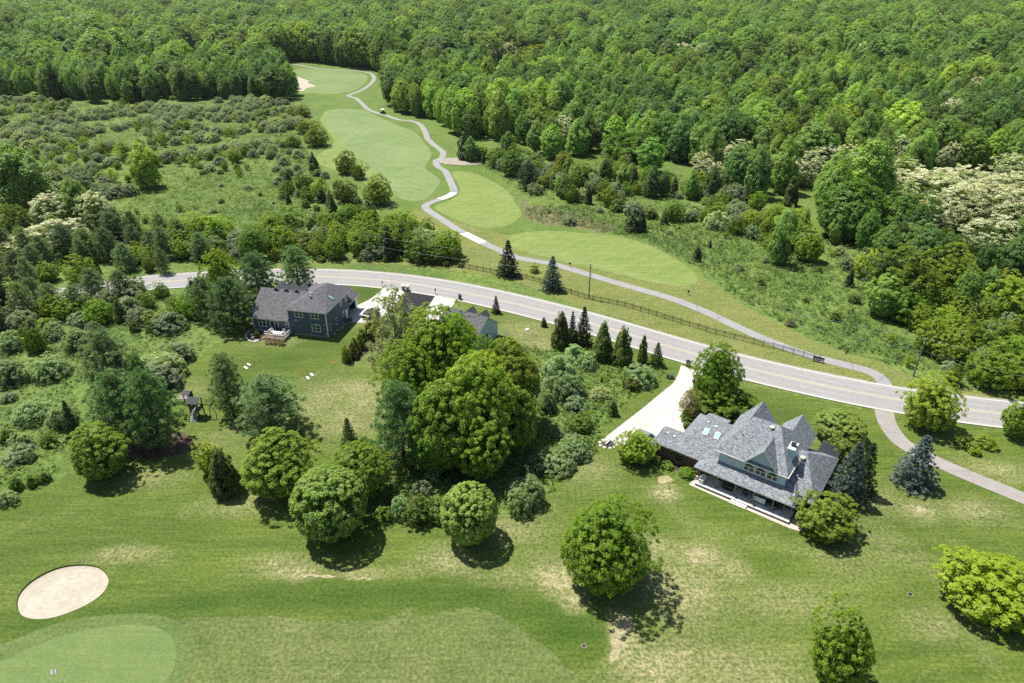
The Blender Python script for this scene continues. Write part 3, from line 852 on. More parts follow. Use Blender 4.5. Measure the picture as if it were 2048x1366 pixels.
def branchy(seed, whorls, leaf, asp, lpc, rc, per=.6, tipup=.25, tint_tip=0.0, flat=.6, upl=None, rnd=.6):
    """conifer: whorls is a list of (z, radius, count, rise); clumps of needles along each branch"""
    rg = np.random.default_rng(seed)
    C, O, T, B = [], [], [], []
    for z, R, n, rise in whorls:
        a0 = rg.random() * 6.28
        for k in range(n):
            a = a0 + 2 * math.pi * (k + rg.normal(0, .12)) / n
            Rk = R * (.78 + .34 * rg.random())
            m = max(2, int(Rk / per))
            e = np.array([math.cos(a) * Rk, math.sin(a) * Rk, z + rise * Rk])
            B.append((np.array([0, 0, z]), e))
            for j in range(m):
                t = (j + .8) / m
                if t < .22: continue
                side = rg.normal(0, .16 * Rk * (1.1 - abs(t - .6)))
                p = np.array([math.cos(a) * Rk * t - math.sin(a) * side, math.sin(a) * Rk * t + math.cos(a) * side, z + rise * Rk * t + tipup * Rk * (t ** 3) * .5 + rg.normal(0, .05 * Rk)])
                C.append(p); O.append([math.cos(a), math.sin(a), .5]); T.append(t)
    C, O, T = np.array(C), unit(np.array(O)), np.array(T)
    n = len(C)
    D = unit(unit(rg.normal(size=(n, lpc, 3))) + .6 * O[:, None] + np.array([0, 0, .35]))
    rr = rc * (.65 + .5 * rg.random((n, 1, 1))) * (1.15 - .45 * T[:, None, None])
    Pp = C[:, None] + D * rr * (.45 + .6 * rg.random((n, lpc, 1))) * np.array([1, 1, flat])
    Nn = unit(np.cross(D, rg.normal(size=D.shape)) + rnd * np.array([0, 0, .8]))
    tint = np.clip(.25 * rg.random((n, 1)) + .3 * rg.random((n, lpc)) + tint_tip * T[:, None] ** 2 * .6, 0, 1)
    P2, N2 = Pp.reshape(-1, 3), Nn.reshape(-1, 3)
    # needles point outwards
    Dn = D.reshape(-1, 3)
    l = (leaf * (.7 + .6 * rg.random(len(P2))))[:, None]
    Bt = unit(np.cross(Dn, N2)); w = l * asp
    V = np.stack([P2 - Dn * l * .5, P2 + Bt * w * .5, P2 + Dn * l * .5, P2 - Bt * w * .5], 1)
    return V, tint.reshape(-1), B

PROTO = {}      # kind -> list of dict(crown, trunk, joined, w, h)
def reg(kind, seed, V, t, leafm, barkm, mb, detail=True):
    lo, hi = np.percentile(V.reshape(-1, 3), .3, axis=0), np.percentile(V.reshape(-1, 3), 99.7, axis=0)
    w = float(max(hi[0] - lo[0], hi[1] - lo[1])); h = float(V[..., 2].max())
    d = dict(w=w, h=h, z0=float(max(lo[2], 0)))
    if detail:
        d['crown'] = quads_mesh(kind + '_crown', V, t, [M[leafm]])
        d['trunk'] = mb.mesh(kind + '_trunk', M[barkm]) if mb is not None else None
    d['joined'] = quads_mesh(kind, V, t, [M[leafm], M[barkm]], mb)
    PROTO.setdefault(kind, []).append(d)

dome = lambda h: (math.sin(math.pi * min(1, max(0, h)) ** .72)) ** .55
egg = lambda h: (math.sin(math.pi * min(1, max(0, h)) ** .78)) ** .58
ball = lambda h: math.sqrt(max(0, 1 - (2 * h - 1) ** 2))
flame = lambda h: (math.sin(math.pi * min(1, max(0, h)) ** .5)) ** .8 * .98 + .02
mound = lambda h: math.sqrt(max(0, 1 - h * h)) * (.86 + .14 * min(1, h * 5))
cone = lambda h: (1 - h) ** .75 * min(1, .6 + h * 5)

for s in (1, 2, 3):
    V, t, C = crown(10 + s, 5.2, .9, 11, egg, 640, .58, 60, .26, kr=(.78, 1.0), lob=(12, .22))
    reg('maple', s, V, t, 'l_maple', 'bark', trunk_mb(s, 10, .28, C, 14))
V, t, C = crown(20, 4.2, .5, 8.6, ball, 620, .42, 48, .22, kr=(.93, 1.0), lob=(4, .04), rnd=.4)
reg('globe', 1, V, t, 'l_globe', 'bark', trunk_mb(20, 8, .22, C, 8))
for s in (1, 2):
    V, t, C = crown(30 + s, 6.0, .6, 13, egg, 760, .52, 54, .26, kr=(.74, 1.02), lob=(18, .13), rnd=.75, asp=.5)
    reg('oak', s, V, t, 'l_oak', 'bark', trunk_mb(30 + s, 12, .34, C, 26))
for s in (1, 2):
    V, t, C = crown(40 + s, 5.6, .9, 8.6, dome, 560, .5, 60, .26, kr=(.74, 1.02), lob=(12, .2), rnd=.65)
    reg('gold', s, V, t, 'l_gold', 'bark', trunk_mb(40 + s, 8, .26, C, 16))
for s in (1, 2, 3):
    V, t, C = crown(50 + s, 4.2, .7, 8.2, dome, 460, .46, 56, .23, kr=(.64, 1.04), lob=(12, .24), rnd=.7)
    reg('light', s, V, t, 'l_light', 'bark', trunk_mb(50 + s, 8, .2, C, 18))
for s in (1, 2, 3, 4):
    V, t, C = crown(60 + s, 3.6, .8, 17, flame, 330, .8, 34, .42, kr=(.66, 1.03), lob=(12, .26), flat=1.4, rnd=.75, cn=.6)
    reg('poplar', s, V, t, 'l_poplar', 'pale_bark', trunk_mb(60 + s, 17, .24, C, 12))
for s in (1, 2, 3, 4, 5):
    V, t, C = crown(70 + s, 6.4, 1.5, 20, egg, 330, 1.15, 40, .56, kr=(.78, 1.02), lob=(11, .26), flat=.75, rnd=.65, cn=.75)
    reg('round', s, V, t, 'l_round', 'bark', trunk_mb(70 + s, 19, .36, C, 10))
def bloom_fn(rg, C, D, Pp, t):
    top = (C[:, 2] - C[:, 2].min()) / np.ptp(C[:, 2])
    p = np.clip(.2 + .78 * top, 0, 1)[:, None] * (.4 + .6 * (rg.random(len(C)) > .15))[:, None]
    return np.where((rg.random(t.shape) < p * .85) & (D[..., 2] > -.1), 2.0, t)
for s in (1, 2, 3):
    V, t, C = crown(80 + s, 5.6, 1.2, 13, dome, 460, .75, 54, .26, kr=(.68, 1.03), lob=(14, .24), flat=.65, rnd=.7, tint_fn=bloom_fn)
    reg('locust', s, V, t, 'l_locust', 'bark', trunk_mb(80 + s, 12, .3, C, 22))
for s in (1, 2, 3):
    V, t, C = crown(90 + s, 2.3, .05, 2.9, mound, 130, .4, 32, .28, asp=.36, kr=(.8, 1.08), lob=(9, .3), flat=1.0, rnd=.6, inner=.2, upl=.45)
    reg('olive', s, V, t, 'l_olive', 'bark', None)
for s in (1, 2, 3):
    V, t, C = crown(100 + s, 1.7, .05, 2.6, mound, 90, .38, 26, .27, asp=.6, kr=(.75, 1.05), lob=(9, .35), flat=.9, rnd=.7, inner=.2)
    reg('bush', s, V, t, 'l_bush', 'bark', None)
for s in (1, 2):
    V, t, C = crown(110 + s, 1.5, .1, 5.6, cone, 200, .3, 26, .28, asp=.34, kr=(.8, 1.03), lob=(8, .18), flat=1.4, rnd=.5, inner=.2, upl=.5)
    reg('cedar', s, V, t, 'l_cedar', 'bark', trunk_mb(110 + s, 5, .1, C, 4))
for s in (1, 2):
    V, t, C = crown(120 + s, 1.9, .1, 6.2, lambda h: cone(h) * 1.0 if h > .25 else .78 + .9 * h * .9, 240, .34, 26, .3, asp=.36, kr=(.8, 1.03), lob=(8, .16), flat=1.3, rnd=.5, inner=.2, upl=.5)
    reg('arbor', s, V, t, 'l_arbor', 'bark', trunk_mb(120 + s, 5, .1, C, 4))
def pine_whorls(s, h, R, n=15):
    rg = np.random.default_rng(s)
    return [(h * (.08 + .88 * i / n), R * (1.02 - (i / n)) ** .62 * (.75 + .4 * rg.random()) * (.72 + .28 * min(1, i / 3)), 7 if i < n - 3 else 5, .12 + .35 * i / n) for i in range(n)]
for s in (1, 2, 3):
    V, t, B = branchy(130 + s, pine_whorls(130 + s, 10, 4.0), .36, .17, 84, .6, per=.62, tipup=.3, tint_tip=.5, flat=.75)
    mb = trunk_mb(130 + s, 11, .24, [], 0)
    for a, e in B: mb.tube([a, e], [.05, .015], 4, 0, False)
    reg('pine', s, V, t, 'l_pine', 'bark', mb)
def spruce_whorls(h, R, n):
    return [(h * (.04 + .93 * i / n), max(.12, R * (1 - i / n) ** .9), max(5, int(11 - 6 * i / n)), -.12) for i in range(n)]
for kind, mat_, s in (('spruce', 'l_spruce', 140), ('spruce', 'l_spruce', 141), ('blue', 'l_blue', 142), ('blue', 'l_blue', 143)):
    V, t, B = branchy(s, spruce_whorls(8.5, 2.9, 17), .26, .3, 40, .36, per=.36, tipup=.1, tint_tip=.9, flat=.5)
    mb = trunk_mb(s, 9, .18, [], 0)
    reg(kind, s, V, t, mat_, 'bark', mb)
for s in (1,):
    V, t, C = crown(150 + s, 4.2, 1.5, 13, flame, 360, .55, 26, .26, kr=(.35, 1.05), lob=(12, .35), rnd=.8, inner=0)
    reg('sparse', s, V, t, 'l_sparse', 'pale_bark', trunk_mb(150 + s, 13, .22, C, 130, .2))
for s in (1, 2):
    V, t, C = crown(160 + s, 1.6, .4, 4.2, dome, 60, .42, 22, .28, kr=(.55, 1.05), lob=(8, .35), rnd=.8, inner=.05)
    reg('sapling', s, V, t, 'l_light', 'bark', trunk_mb(160 + s, 4, .06, C, 8))
for s in (1, 2, 3):
    V, t, C = crown(170 + s, 3.6, .5, 6.0, dome, 270, .46, 40, .26, kr=(.72, 1.05), lob=(12, .26), rnd=.7, inner=.1, asp=.5)
    reg('thorn', s, V, t, 'l_oak', 'bark', trunk_mb(170 + s, 5.4, .2, C, 22, .18))
for s in (1, 2):
    V, t, C = crown(180 + s, .5, .0, .5, mound, 10, .17, 9, .17, asp=.4, kr=(.5, 1.05), lob=(4, .3), rnd=.7, inner=0, upl=.4)
    reg('herb', s, V, t, 'l_herb', 'bark', None)
V, t, C = crown(190, .7, .0, .9, mound, 40, .2, 22, .3, asp=.1, kr=(.5, 1.05), lob=(4, .2), rnd=.7, inner=0, upl=.7)
reg('tuft', 1, V, t, 'l_rust', 'bark', None)

def solve_size(cx, by, w, ty, pointed, z0f=.1):
    """place on the ground, true width and height of a plant from its outline in the photograph"""
    bx = cx
    hgt = 5.0
    for _ in range(5):
        P = G(bx, by)
        mx, my, dep = proj((P.x, P.y, hgt * .55))
        bx += cx - mx
        W = w * dep / FPX
        if pointed:
            hgt = max(.3, height_at(P, ty))
        else:
            lo, hi = .3, 45.0
            for _k in range(30):
                h = (lo + hi) / 2
                zc = h * (1 + z0f) / 2; rz = h * (1 - z0f) / 2
                vy, vz = P.y, zc - H
                dist = math.hypot(vy, vz); cd, sd = vy / dist, -vz / dist
                s_ = math.sqrt((rz * cd) ** 2 + (W / 2 * sd) ** 2)
                top = (P.x, P.y + sd * s_, zc + cd * s_)
                if proj(top)[1] > ty: lo = h
                else: hi = h
            hgt = max(h, W * .3)
    return P, W, hgt

POINTED = {'cedar', 'arbor', 'spruce', 'blue', 'poplar', 'sparse', 'pine'}
RNG = random.Random(7)
def plant(kind, name, label, cat, cx, by, w, ty, tint=(1, 1, 1), var=None, group=None, parts=True, rz=None):
    if kind in ('maple', 'globe', 'oak', 'light', 'gold') and by > 780: by -= .07 * (by - ty)
    P, W, h = solve_size(cx, by, w, ty, kind in POINTED)
    v = PROTO[kind][(var if var is not None else RNG.randrange(99)) % len(PROTO[kind])]
    return plant_at(kind, v, name, label, cat, P, W / v['w'], h / v['h'], tint, group, parts, rz)

def plant_at(kind, v, name, label, cat, P, sxy, sz, tint=(1, 1, 1), group=None, parts=True, rz=None):
    rz = RNG.random() * 6.28 if rz is None else rz
    if parts:
        e = empty(name, (P[0], P[1], 0), rz, label, cat, group)
        e.scale = (sxy, sxy, sz)
        c = put('crown' if v['trunk'] else 'foliage', v['crown'], e); c.color = (*tint, 1)
        if v['trunk']: put('trunk', v['trunk'], e)
        return e
    o = put(name, v['joined'], None, (P[0], P[1], 0), rz)
    o.scale = (sxy, sxy, sz)
    o.color = (*tint, 1)
    return tagged(o, label, cat, group)

# ------------------------------------------------------------------ houses
def window(parent, frame_at, w, h, depth=.06, grid=(2, 2), glass='glass', trim='white', ft=.1):
    """frame_at: Matrix taking (x along wall, y out of the wall, z up) to the house"""
    mb = MB()
    mb.box(-w / 2 - ft, -w / 2, 0, depth, -h / 2 - ft, h / 2 + ft); mb.box(w / 2, w / 2 + ft, 0, depth, -h / 2 - ft, h / 2 + ft)
    mb.box(-w / 2, w / 2, 0, depth, h / 2, h / 2 + ft); mb.box(-w / 2, w / 2, 0, depth + .03, -h / 2 - ft, -h / 2)
    for i in range(1, grid[0]):
        x = -w / 2 + w * i / grid[0]; mb.box(x - .045, x + .045, .002, depth - .01, -h / 2, h / 2)
    for i in range(1, grid[1]):
        z = -h / 2 + h * i / grid[1]; mb.box(-w / 2, w / 2, .004, depth - .02, z - .03, z + .03)
    o = mb.build('window', M[trim], parent)
    o.matrix_local = frame_at
    g = MB().box(-w / 2, w / 2, -.02, .012, -h / 2, h / 2)
    p = g.build('pane', M[glass], o)
    return o

def fr(x, y, z, ang):
    """wall frame: local x along the wall at ang degrees, local y pointing outwards (to the right-hand side turned -90)"""
    a = math.radians(ang)
    return Matrix.Translation((x, y, z)) @ Matrix.Rotation(a, 4, 'Z') @ Matrix.Diagonal((1, -1, 1, 1))

def hip_roof(name, parent, a0, a1, b0, b1, z0, r0, r1, rb, rz, mats, th=.16, rb1=None):
    mb = MB()
    A, B, C, D = (a0, b0, z0), (a1, b0, z0), (a1, b1, z0), (a0, b1, z0)
    R0, R1 = (r0, rb, rz), (r1, rb if rb1 is None else rb1, rz)
    mb.poly([A, B, R1, R0]); mb.poly([B, C, R1]); mb.poly([C, D, R0, R1]); mb.poly([D, A, R0])
    dn = lambda p: (p[0], p[1], p[2] - th)
    for p, q in ((A, B), (B, C), (C, D), (D, A)):
        mb.poly([dn(p), dn(q), q, p], 1)
    mb.poly([dn(D), dn(C), dn(B), dn(A)], 1)
    return mb.build(name, mats, parent)

def gable_roof(name, parent, ridge_a, half, b0, b1, zr, ze, mats, th=.16):
    """ridge along b at a = ridge_a"""
    mb = MB()
    mb.slab([(ridge_a - half, b0, ze), (ridge_a, b0, zr), (ridge_a, b1, zr), (ridge_a - half, b1, ze)][::-1], th)
    mb.slab([(ridge_a + half, b0, ze), (ridge_a + half, b1, ze), (ridge_a, b1, zr), (ridge_a, b0, zr)][::-1][::-1], th)
    return mb.build(name, mats, parent)

# --- grey house with the long porch
gO = G(1392, 967, .3)
GH = empty('porch_house', (gO.x, gO.y, 0), math.radians(-36.8), 'grey-roofed house with long open back porch, brick walls and steep pale blue gables', 'house')
RG = [M['shingle_grey'], M['white']]
# lower brick walls
mb = MB()
mb.box(-7.75, -5.0, 2.62, 6.5, 0, 2.75); mb.box(-5.0, .2, 2.6, 12.9, 0, 2.78)
mb.build('wall', M['brick'], GH)
mb = MB(); mb.box(.2, 11.0, 2.58, 13.2, 0, 2.95); mb.box(11.0, 14.85, 2.75, 14.1, 0, 2.78)
mb.build('wall', M['brick'], GH)
mb = MB(); mb.box(1.8, 11.1, 2.5, 12.75, 3.0, 5.55)
mb.build('wall', M['siding_blue'], GH)
# roofs
mb = MB()
m_ = .6
def gz(b): return 2.8 + m_ * (b - 2.13)
a0, a1, bm, bb = -8.25, -3.6, 4.62, 7.05
zz = -.012
mb.poly([(a0, 2.13, 2.8 + zz), (a1, 2.13, 2.8 + zz), (a1, bm, gz(bm) + zz), (a0 + .55, bm, gz(bm) + zz)])
mb.poly([(a1, bb, 2.8 + zz), (a0, bb, 2.8 + zz), (a0 + .55, bm, gz(bm) + zz), (a1, bm, gz(bm) + zz)])
mb.poly([(a0, bb, 2.8 + zz), (a0, 2.13, 2.8 + zz), (a0 + .55, bm, gz(bm) + zz)])
mb.poly([(a0, bb, 2.62), (a1, bb, 2.62), (a1, 2.13, 2.62), (a0, 2.13, 2.62)], 1)
for p, q in (((a0, 2.13), (a1 + .2, 2.13)), ((a0, bb), (a0, 2.13)), ((a1, bb), (a0, bb))):
    mb.poly([(*p, 2.62), (*q, 2.62), (*q, 2.79), (*p, 2.79)], 1)
mb.build('roof', RG, GH)
hip_roof('roof', GH, -5.46, 3.2, 2.13, 13.5, 2.8, -2.29, 3.1, 7.8, 6.2, RG)
mb = MB()
mb.slab([(-4.1, 11.2, 3.72), (-4.1, 13.75, 3.3), (-.6, 13.75, 3.3), (-.6, 11.2, 3.72)][::-1], .16)
mb.build('roof', RG, GH)
hip_roof('roof', GH, 1.0, 11.42, 2.08, 13.1, 5.6, 4.66, 7.98, 7.6, 9.47, RG)
gable_roof('roof', GH, 7.75, 2.28, 1.85, 6.6, 8.45, 5.66, RG)
gable_roof('roof', GH, 3.65, 2.4, 7.9, 13.75, 8.6, 5.55, RG)
gable_roof('roof', GH, 9.25, 2.4, 8.2, 14.5, 8.1, 5.5, RG)
mb = MB()
mb.poly([(5.7, 2.47, 5.5), (9.8, 2.47, 5.5), (9.8, 2.47, 5.8), (7.75, 2.47, 8.25), (5.7, 2.47, 5.8)])
mb.build('gable_wall', M['siding_blue'], GH); mb = MB()
mb.poly([(1.4, 13.4, 5.4), (3.65, 13.4, 8.4), (5.9, 13.4, 5.4)])
mb.build('gable_wall', M['siding_blue'], GH); mb = MB()
mb.poly([(7.0, 14.1, 5.4), (9.25, 14.1, 7.9), (11.5, 14.1, 5.4)])
mb.build('gable_wall', M['siding_blue'], GH)
MB().box(7.2, 11.1, 12.76, 14.08, 2.9, 5.5).build('gable_wall', M['siding_blue'], GH)
MB().box(1.85, 5.6, 12.76, 13.38, 3.1, 5.45).build('gable_wall', M['siding_blue'], GH)
# porch roof (hipped at both ends) and wing roof
mb = MB()
pe, pm, bt = .3, .42, 6.6
pz = lambda b: 2.8 + pm * (b - pe)
mb.poly([(-.8, pe, 2.8), (13.38, pe, 2.8), (11.9, pe + 3.9, pz(pe + 3.9)), (11.2, bt, pz(bt)), (2.4, bt, pz(bt)), (1.85, 2.55, pz(2.55))])
mb.poly([(-.8, 2.13, 2.8), (-.8, pe, 2.8), (1.85, 2.55, pz(2.55)), (1.85, 4.2, 3.5)])
mb.poly([(13.38, pe, 2.8), (13.38, 3.5, 2.8), (11.9, pe + 3.9, pz(pe + 3.9))])
mb.poly([(-.8, 2.13, 2.64), (13.38, 2.6, 2.64), (13.38, pe, 2.64), (-.8, pe, 2.64)], 1)
for p, q in (((-.8, pe), (13.38, pe)), ((-.8, 2.13), (-.8, pe)), ((13.38, pe), (13.38, 2.4))):
    mb.poly([(*p, 2.64), (*q, 2.64), (*q, 2.8), (*p, 2.8)], 1)
mb.build('porch_roof', RG, GH)
hip_roof('roof', GH, 9.5, 15.35, 2.3, 14.6, 2.8, 10.6, 11.95, 8.3, 6.3, RG)
mb = MB()
mb.slab([(12.2, 14.7, 2.55), (12.2, 18.6, 2.35), (15.0, 17.6, 2.35), (15.0, 14.7, 2.55)][::-1], .12)
for i in range(9):
    b = 14.9 + i * .36; mb.box(12.25, 14.95, b, b + .05, 2.5 - i * .018, 2.6 - i * .018, 2)
mb.build('rear_canopy', [M['dgrey'], M['white'], M['black']], GH)  # dark slab on posts, added in place of the shaded rear deck
MB().box(12.3, 12.42, 18.2, 18.32, 0, 2.3).build('canopy_post', M['white'], GH)
MB().box(14.8, 14.92, 17.3, 17.42, 0, 2.3).build('canopy_post', M['white'], GH)
# gutters on the upper eaves
for bx_ in ((.95, 5.5, 2.0, 2.08, 5.46, 5.6), (10.05, 11.5, 2.0, 2.08, 5.46, 5.6), (11.43, 11.5, 2.08, 13.1, 5.46, 5.6)):
    MB().box(*bx_).build('gutter', M['cream'], GH)
# windows of the upper floor
for a in (3.0, 4.05):
    window(GH, fr(a, 2.5, 4.55, 0), .78, 1.15, grid=(1, 2), glass='blind', trim='white', ft=.07)
def arch_window(a, z, w=1.3, h=.62):
    mb = MB()
    rr = w / 2
    n = 12
    for i in range(n):
        t0, t1 = math.pi * i / n, math.pi * (i + 1) / n
        f = lambda t, r: (r * math.cos(t), r * .82 * math.sin(t) + h)
        q = [f(t0, rr), f(t0, rr + .1), f(t1, rr + .1), f(t1, rr)]
        mb.hexa([(x, 0, z_) for x, z_ in q] + [(x, .07, z_) for x, z_ in q])
    mb.box(-rr - .1, rr + .1, 0, .08, -.1, 0); mb.box(-rr - .1, -rr, 0, .07, 0, h); mb.box(rr, rr + .1, 0, .07, 0, h)
    mb.box(-.06, .06, .002, .06, 0, h); mb.box(-rr, rr, .002, .065, h - .05, h + .05)
    o = mb.build('arched_window', M['cream'], GH)
    o.matrix_local = fr(a, 2.5, z, 0)
    g = MB()
    g.box(-rr, rr, -.02, .012, 0, h)
    g.poly([(rr * math.cos(math.pi * i / n), .014, rr * .82 * math.sin(math.pi * i / n) + h) for i in range(n + 1)])
    g.build('pane', M['glass'], o)
for a in (6.15, 7.75, 9.35):
    arch_window(a, 4.05)
# brick wall openings under the porch
for a, w, h, z in ((1.6, .9, 1.9, 1.5), (3.6, 1.7, 1.5, 1.55), (5.9, 1.6, 2.0, 1.45), (8.6, 1.8, 1.6, 1.55), (10.9, 1.5, 2.0, 1.45), (12.9, 1.0, 1.4, 1.6)):
    window(GH, fr(a, 2.56 if a < 11 else 2.74, z, 0), w, h, grid=(2, 1), trim='cream', ft=.07)
window(GH, fr(-4.0, 2.58, 1.6, 0), 1.0, 1.2, grid=(2, 2), trim='dark', ft=.06)
# porch deck: long boards, rim, posts, steps
for i in range(18):
    b = -.12 + i * .15
    MB().box(-.1, 13.15, b, b + .138, .36, .4).build('plank', M['porchwood'], GH)
MB().box(-.08, 13.13, -.1, 2.56, .12, .355).build('deck_frame', M['wood'], GH)
for a in (-.02, 2.65, 5.25, 7.85, 10.55, 12.98):
    mb = MB(); mb.box(a - .08, a + .08, .72, .88, .4, 2.64); mb.box(a - .13, a + .13, .67, .93, .4, .55); mb.box(a - .13, a + .13, .67, .93, 2.5, 2.64)
    mb.build('porch_post', M['wood'], GH)
for i, (b0_, z) in enumerate(((-.45, .26), (-.8, .13))):
    MB().box(5.3, 7.5, b0_, -.13 if i == 0 else -.45, z - .12, z).build('step', M['white'] if i == 0 else M['pstone'], GH)
# chimney
mb = MB(); mb.box(10.02, 10.86, 4.95, 6.72, 4.0, 8.1)
ch = mb.build('chimney', M['siding_blue'], GH)
MB().box(9.94, 10.94, 4.87, 6.8, 8.1, 8.22).build('cap', M['white'], ch)
mb = MB(); mb.box(10.2, 10.7, 5.55, 6.15, 8.22, 8.5); mb.box(10.12, 10.78, 5.47, 6.23, 8.5, 8.58)
mb.build('flue_cap', M['black'], ch)
# roof fittings
def on_plane(a, b, z, r=.16, h=.3, mat='white', name='roof_vent', cap=True):
    mb = MB(); mb.lathe([(r, -.2), (r, h), (r * 1.3, h), (r * 1.2, h + .1), (0, h + .14)] if cap else [(r, -.2), (r, h), (0, h)], 10)
    return mb.build(name, M[mat], GH, (a, b, z))
main_z = lambda b: 5.6 + .7 * (b - 2.08)
on_plane(7.0, 7.0, main_z(7.0), .3, .12, 'pstone')
on_plane(3.95, 4.9, main_z(4.9), .07, .25, 'black', 'vent_pipe', False)
on_plane(11.75, 7.2, 5.85, .3, .12, 'pstone')
on_plane(11.6, 6.3, 5.4, .09, .3, 'white', 'vent_pipe', False)
on_plane(12.05, 4.6, 4.55, .06, .22, 'white', 'vent_pipe', False)
for a, b in ((-6.7, 4.0), (-5.6, 3.9), (-2.05, 7.4), (-.75, 7.15)):
    mb = MB(); mb.box(-.14, .14, -.14, .14, -.1, .1); mb.build('roof_vent', M['white'], GH, (a, b, gz(b)))
sl = math.atan(m_)
for a in (-1.68, .02):
    mb = MB(); mb.box(-.36, .36, -.56, .56, -.03, .12)
    o = mb.build('skylight', M['white'], GH)
    o.matrix_local = Matrix.Translation((a, 6.05, gz(6.05))) @ Matrix.Rotation(sl, 4, 'X')
    MB().box(-.29, .29, -.49, .49, .1, .135).build('pane', M['skyglass'], o)
mb = MB(); mb.box(-5.52, -5.44, 7.4, 12.6, .05, 2.3)
for b in (7.4, 10.1):
    d_ = MB()
    for k in range(4): d_.box(-5.1, -5.04, b, b + 2.4, .05 + k * .56, .58 + k * .56)
    d_.build('garage_door', M['white'], GH)

# --- navy house with the white-railed deck
bO = G(657.6, 676)
BH = empty('navy_house', (bO.x, bO.y, 0), math.radians(-12.0), 'navy blue two-storey house with charcoal roof and white-railed back deck', 'house')
RB = [M['shingle_dark'], M['white']]
MB().box(-8.25, 0, 0, 10.4, .35, 5.6).build('wall', M['siding_navy'], BH)
mb = MB()
mb.poly([(-16.3, .03, .35), (-8.25, .03, .35), (-8.25, .03, 3.25), (-16.3, .03, 3.25)])
mb.poly([(-16.3, 12, .35), (-16.3, .03, .35), (-16.3, .03, 3.25), (-16.3, 5.8, 7.0), (-16.3, 12, 3.25)])
mb.poly([(-8.3, 12, .35), (-16.3, 12, .35), (-16.3, 12, 3.25), (-8.3, 12, 3.25)])
mb.build('wall', M['siding_navy'], BH)
mb = MB(); mb.box(-16.2, -.1, .12, 10.3, 0, .36); mb.build('foundation', M['kerb'], BH)
# attached garage: three walls round an open front, floor, back
mb = MB()
mb.box(-6.0, 0.0, 14.2, 14.35, 0, 2.9); mb.box(-.15, 0.0, 10.4, 10.55, 0, 2.9); mb.box(-.15, 0.0, 10.55, 14.2, 2.35, 2.9); mb.box(-6.15, -6.0, 10.4, 14.35, 0, 2.9)
mb.build('garage_wall', M['siding_navy'], BH)
MB().box(-.2, .04, 13.75, 14.4, 0, 2.9).build('corner_pillar', M['white'], BH)
hip_roof('roof', BH, -8.65, .42, -.42, 12.2, 5.7, -4.15, -3.3, 4.1, 8.15, RB, rb1=8.6)
# one-storey wing roof, ridge along the wall
mb = MB()
zr, ze, bl = 7.1, 3.22, 5.85
mb.slab([(-16.95, -.5, ze), (-8.27, -.5, ze), (-8.27, 0, ze + .31), (-5.2, bl, zr), (-16.95, bl, zr)], .16)
mb.slab([(-16.95, bl, zr), (-5.2, bl, zr), (-5.2, 12.2, ze), (-16.95, 12.2, ze)], .16)
mb.build('roof', RB, BH)
for a in (-13.3, -11.0, -8.7):
    mb = MB()
    mb.slab([(a - .95, 5.4, 6.6), (a, 5.4, 7.65), (a, 8.8, 7.65), (a - .95, 8.8, 6.6)][::-1], .12)
    mb.slab([(a, 5.4, 7.65), (a + .95, 5.4, 6.6), (a + .95, 8.8, 6.6), (a, 8.8, 7.65)][::-1], .12)
    mb.poly([(a - .8, 8.6, 5.0), (a - .8, 8.6, 6.7), (a, 8.6, 7.55), (a + .8, 8.6, 6.7), (a + .8, 8.6, 5.0)])
    mb.build('dormer', RB, BH)
# garage roof with its front gable
mb = MB()
mb.slab([(.5, 9.9, 3.0), (.5, 14.9, 3.0), (-2.3, 14.9, 4.9), (-2.3, 9.9, 4.9)], .16)
mb.slab([(-2.3, 9.9, 4.9), (-2.3, 14.9, 4.9), (-6.4, 14.9, 3.0), (-6.4, 9.9, 3.0)], .16)
mb.poly([(-6.2, 14.3, 2.9), (-2.3, 14.3, 4.8), (.2, 14.3, 2.9)], 2)
mb.build('roof', RB + [M['siding_navy']], BH)
# corner boards, gutters
mb = MB()
mb.box(-.16, .02, -.02, .16, .3, 5.58); mb.build('corner_board', M['white'], BH)
mb = MB(); mb.box(-16.42, -16.3, -.03, .12, .3, 3.2); mb.build('corner_board', M['white'], BH)
mb = MB(); mb.box(-8.3, -8.2, -.04, 0, 3.5, 5.6); mb.build('corner_board', M['white'], BH)
for x, z, w, h in ((-14.3, 1.95, 1.62, 1.4), (-5.8, 4.82, 1.56, 1.35), (-2.38, 4.82, 1.56, 1.35), (-2.42, 1.95, 1.68, 1.42)):
    window(BH, fr(x, 0.02 if x < -8.3 else 0, z, 0), w, h, grid=(2, 2))
window(BH, fr(-8.72, .02, 2.1, 0), .62, 1.15, grid=(1, 1))
mb = MB()
w, h = 1.66, 2.1
mb.box(-w / 2 - .1, -w / 2, 0, .08, -h / 2, h / 2 + .12); mb.box(w / 2, w / 2 + .1, 0, .08, -h / 2, h / 2 + .12); mb.box(-w / 2, w / 2, 0, .08, h / 2, h / 2 + .12); mb.box(-.05, .05, .002, .07, -h / 2, h / 2)
o = mb.build('sliding_door', M['white'], BH); o.matrix_local = fr(-11.6, .02, 1.53, 0)
MB().box(-w / 2, w / 2, -.02, .015, -h / 2, h / 2).build('pane', M['glass'], o)
for y, z, w, h in ((1.25, 1.75, .7, 1.35), (4.15, 1.78, .75, 1.35), (7.4, 1.95, .7, .95), (6.95, 4.62, .72, 1.3), (9.35, 4.6, .72, 1.3)):
    window(BH, fr(0, y, z, 90), w, h, grid=(1, 2), ft=.08)
o = MB().box(-.45, .45, 0, .06, -1.02, 1.02).build('side_door', M['white'], BH); o.matrix_local = fr(0, 8.9, 1.15, 90)
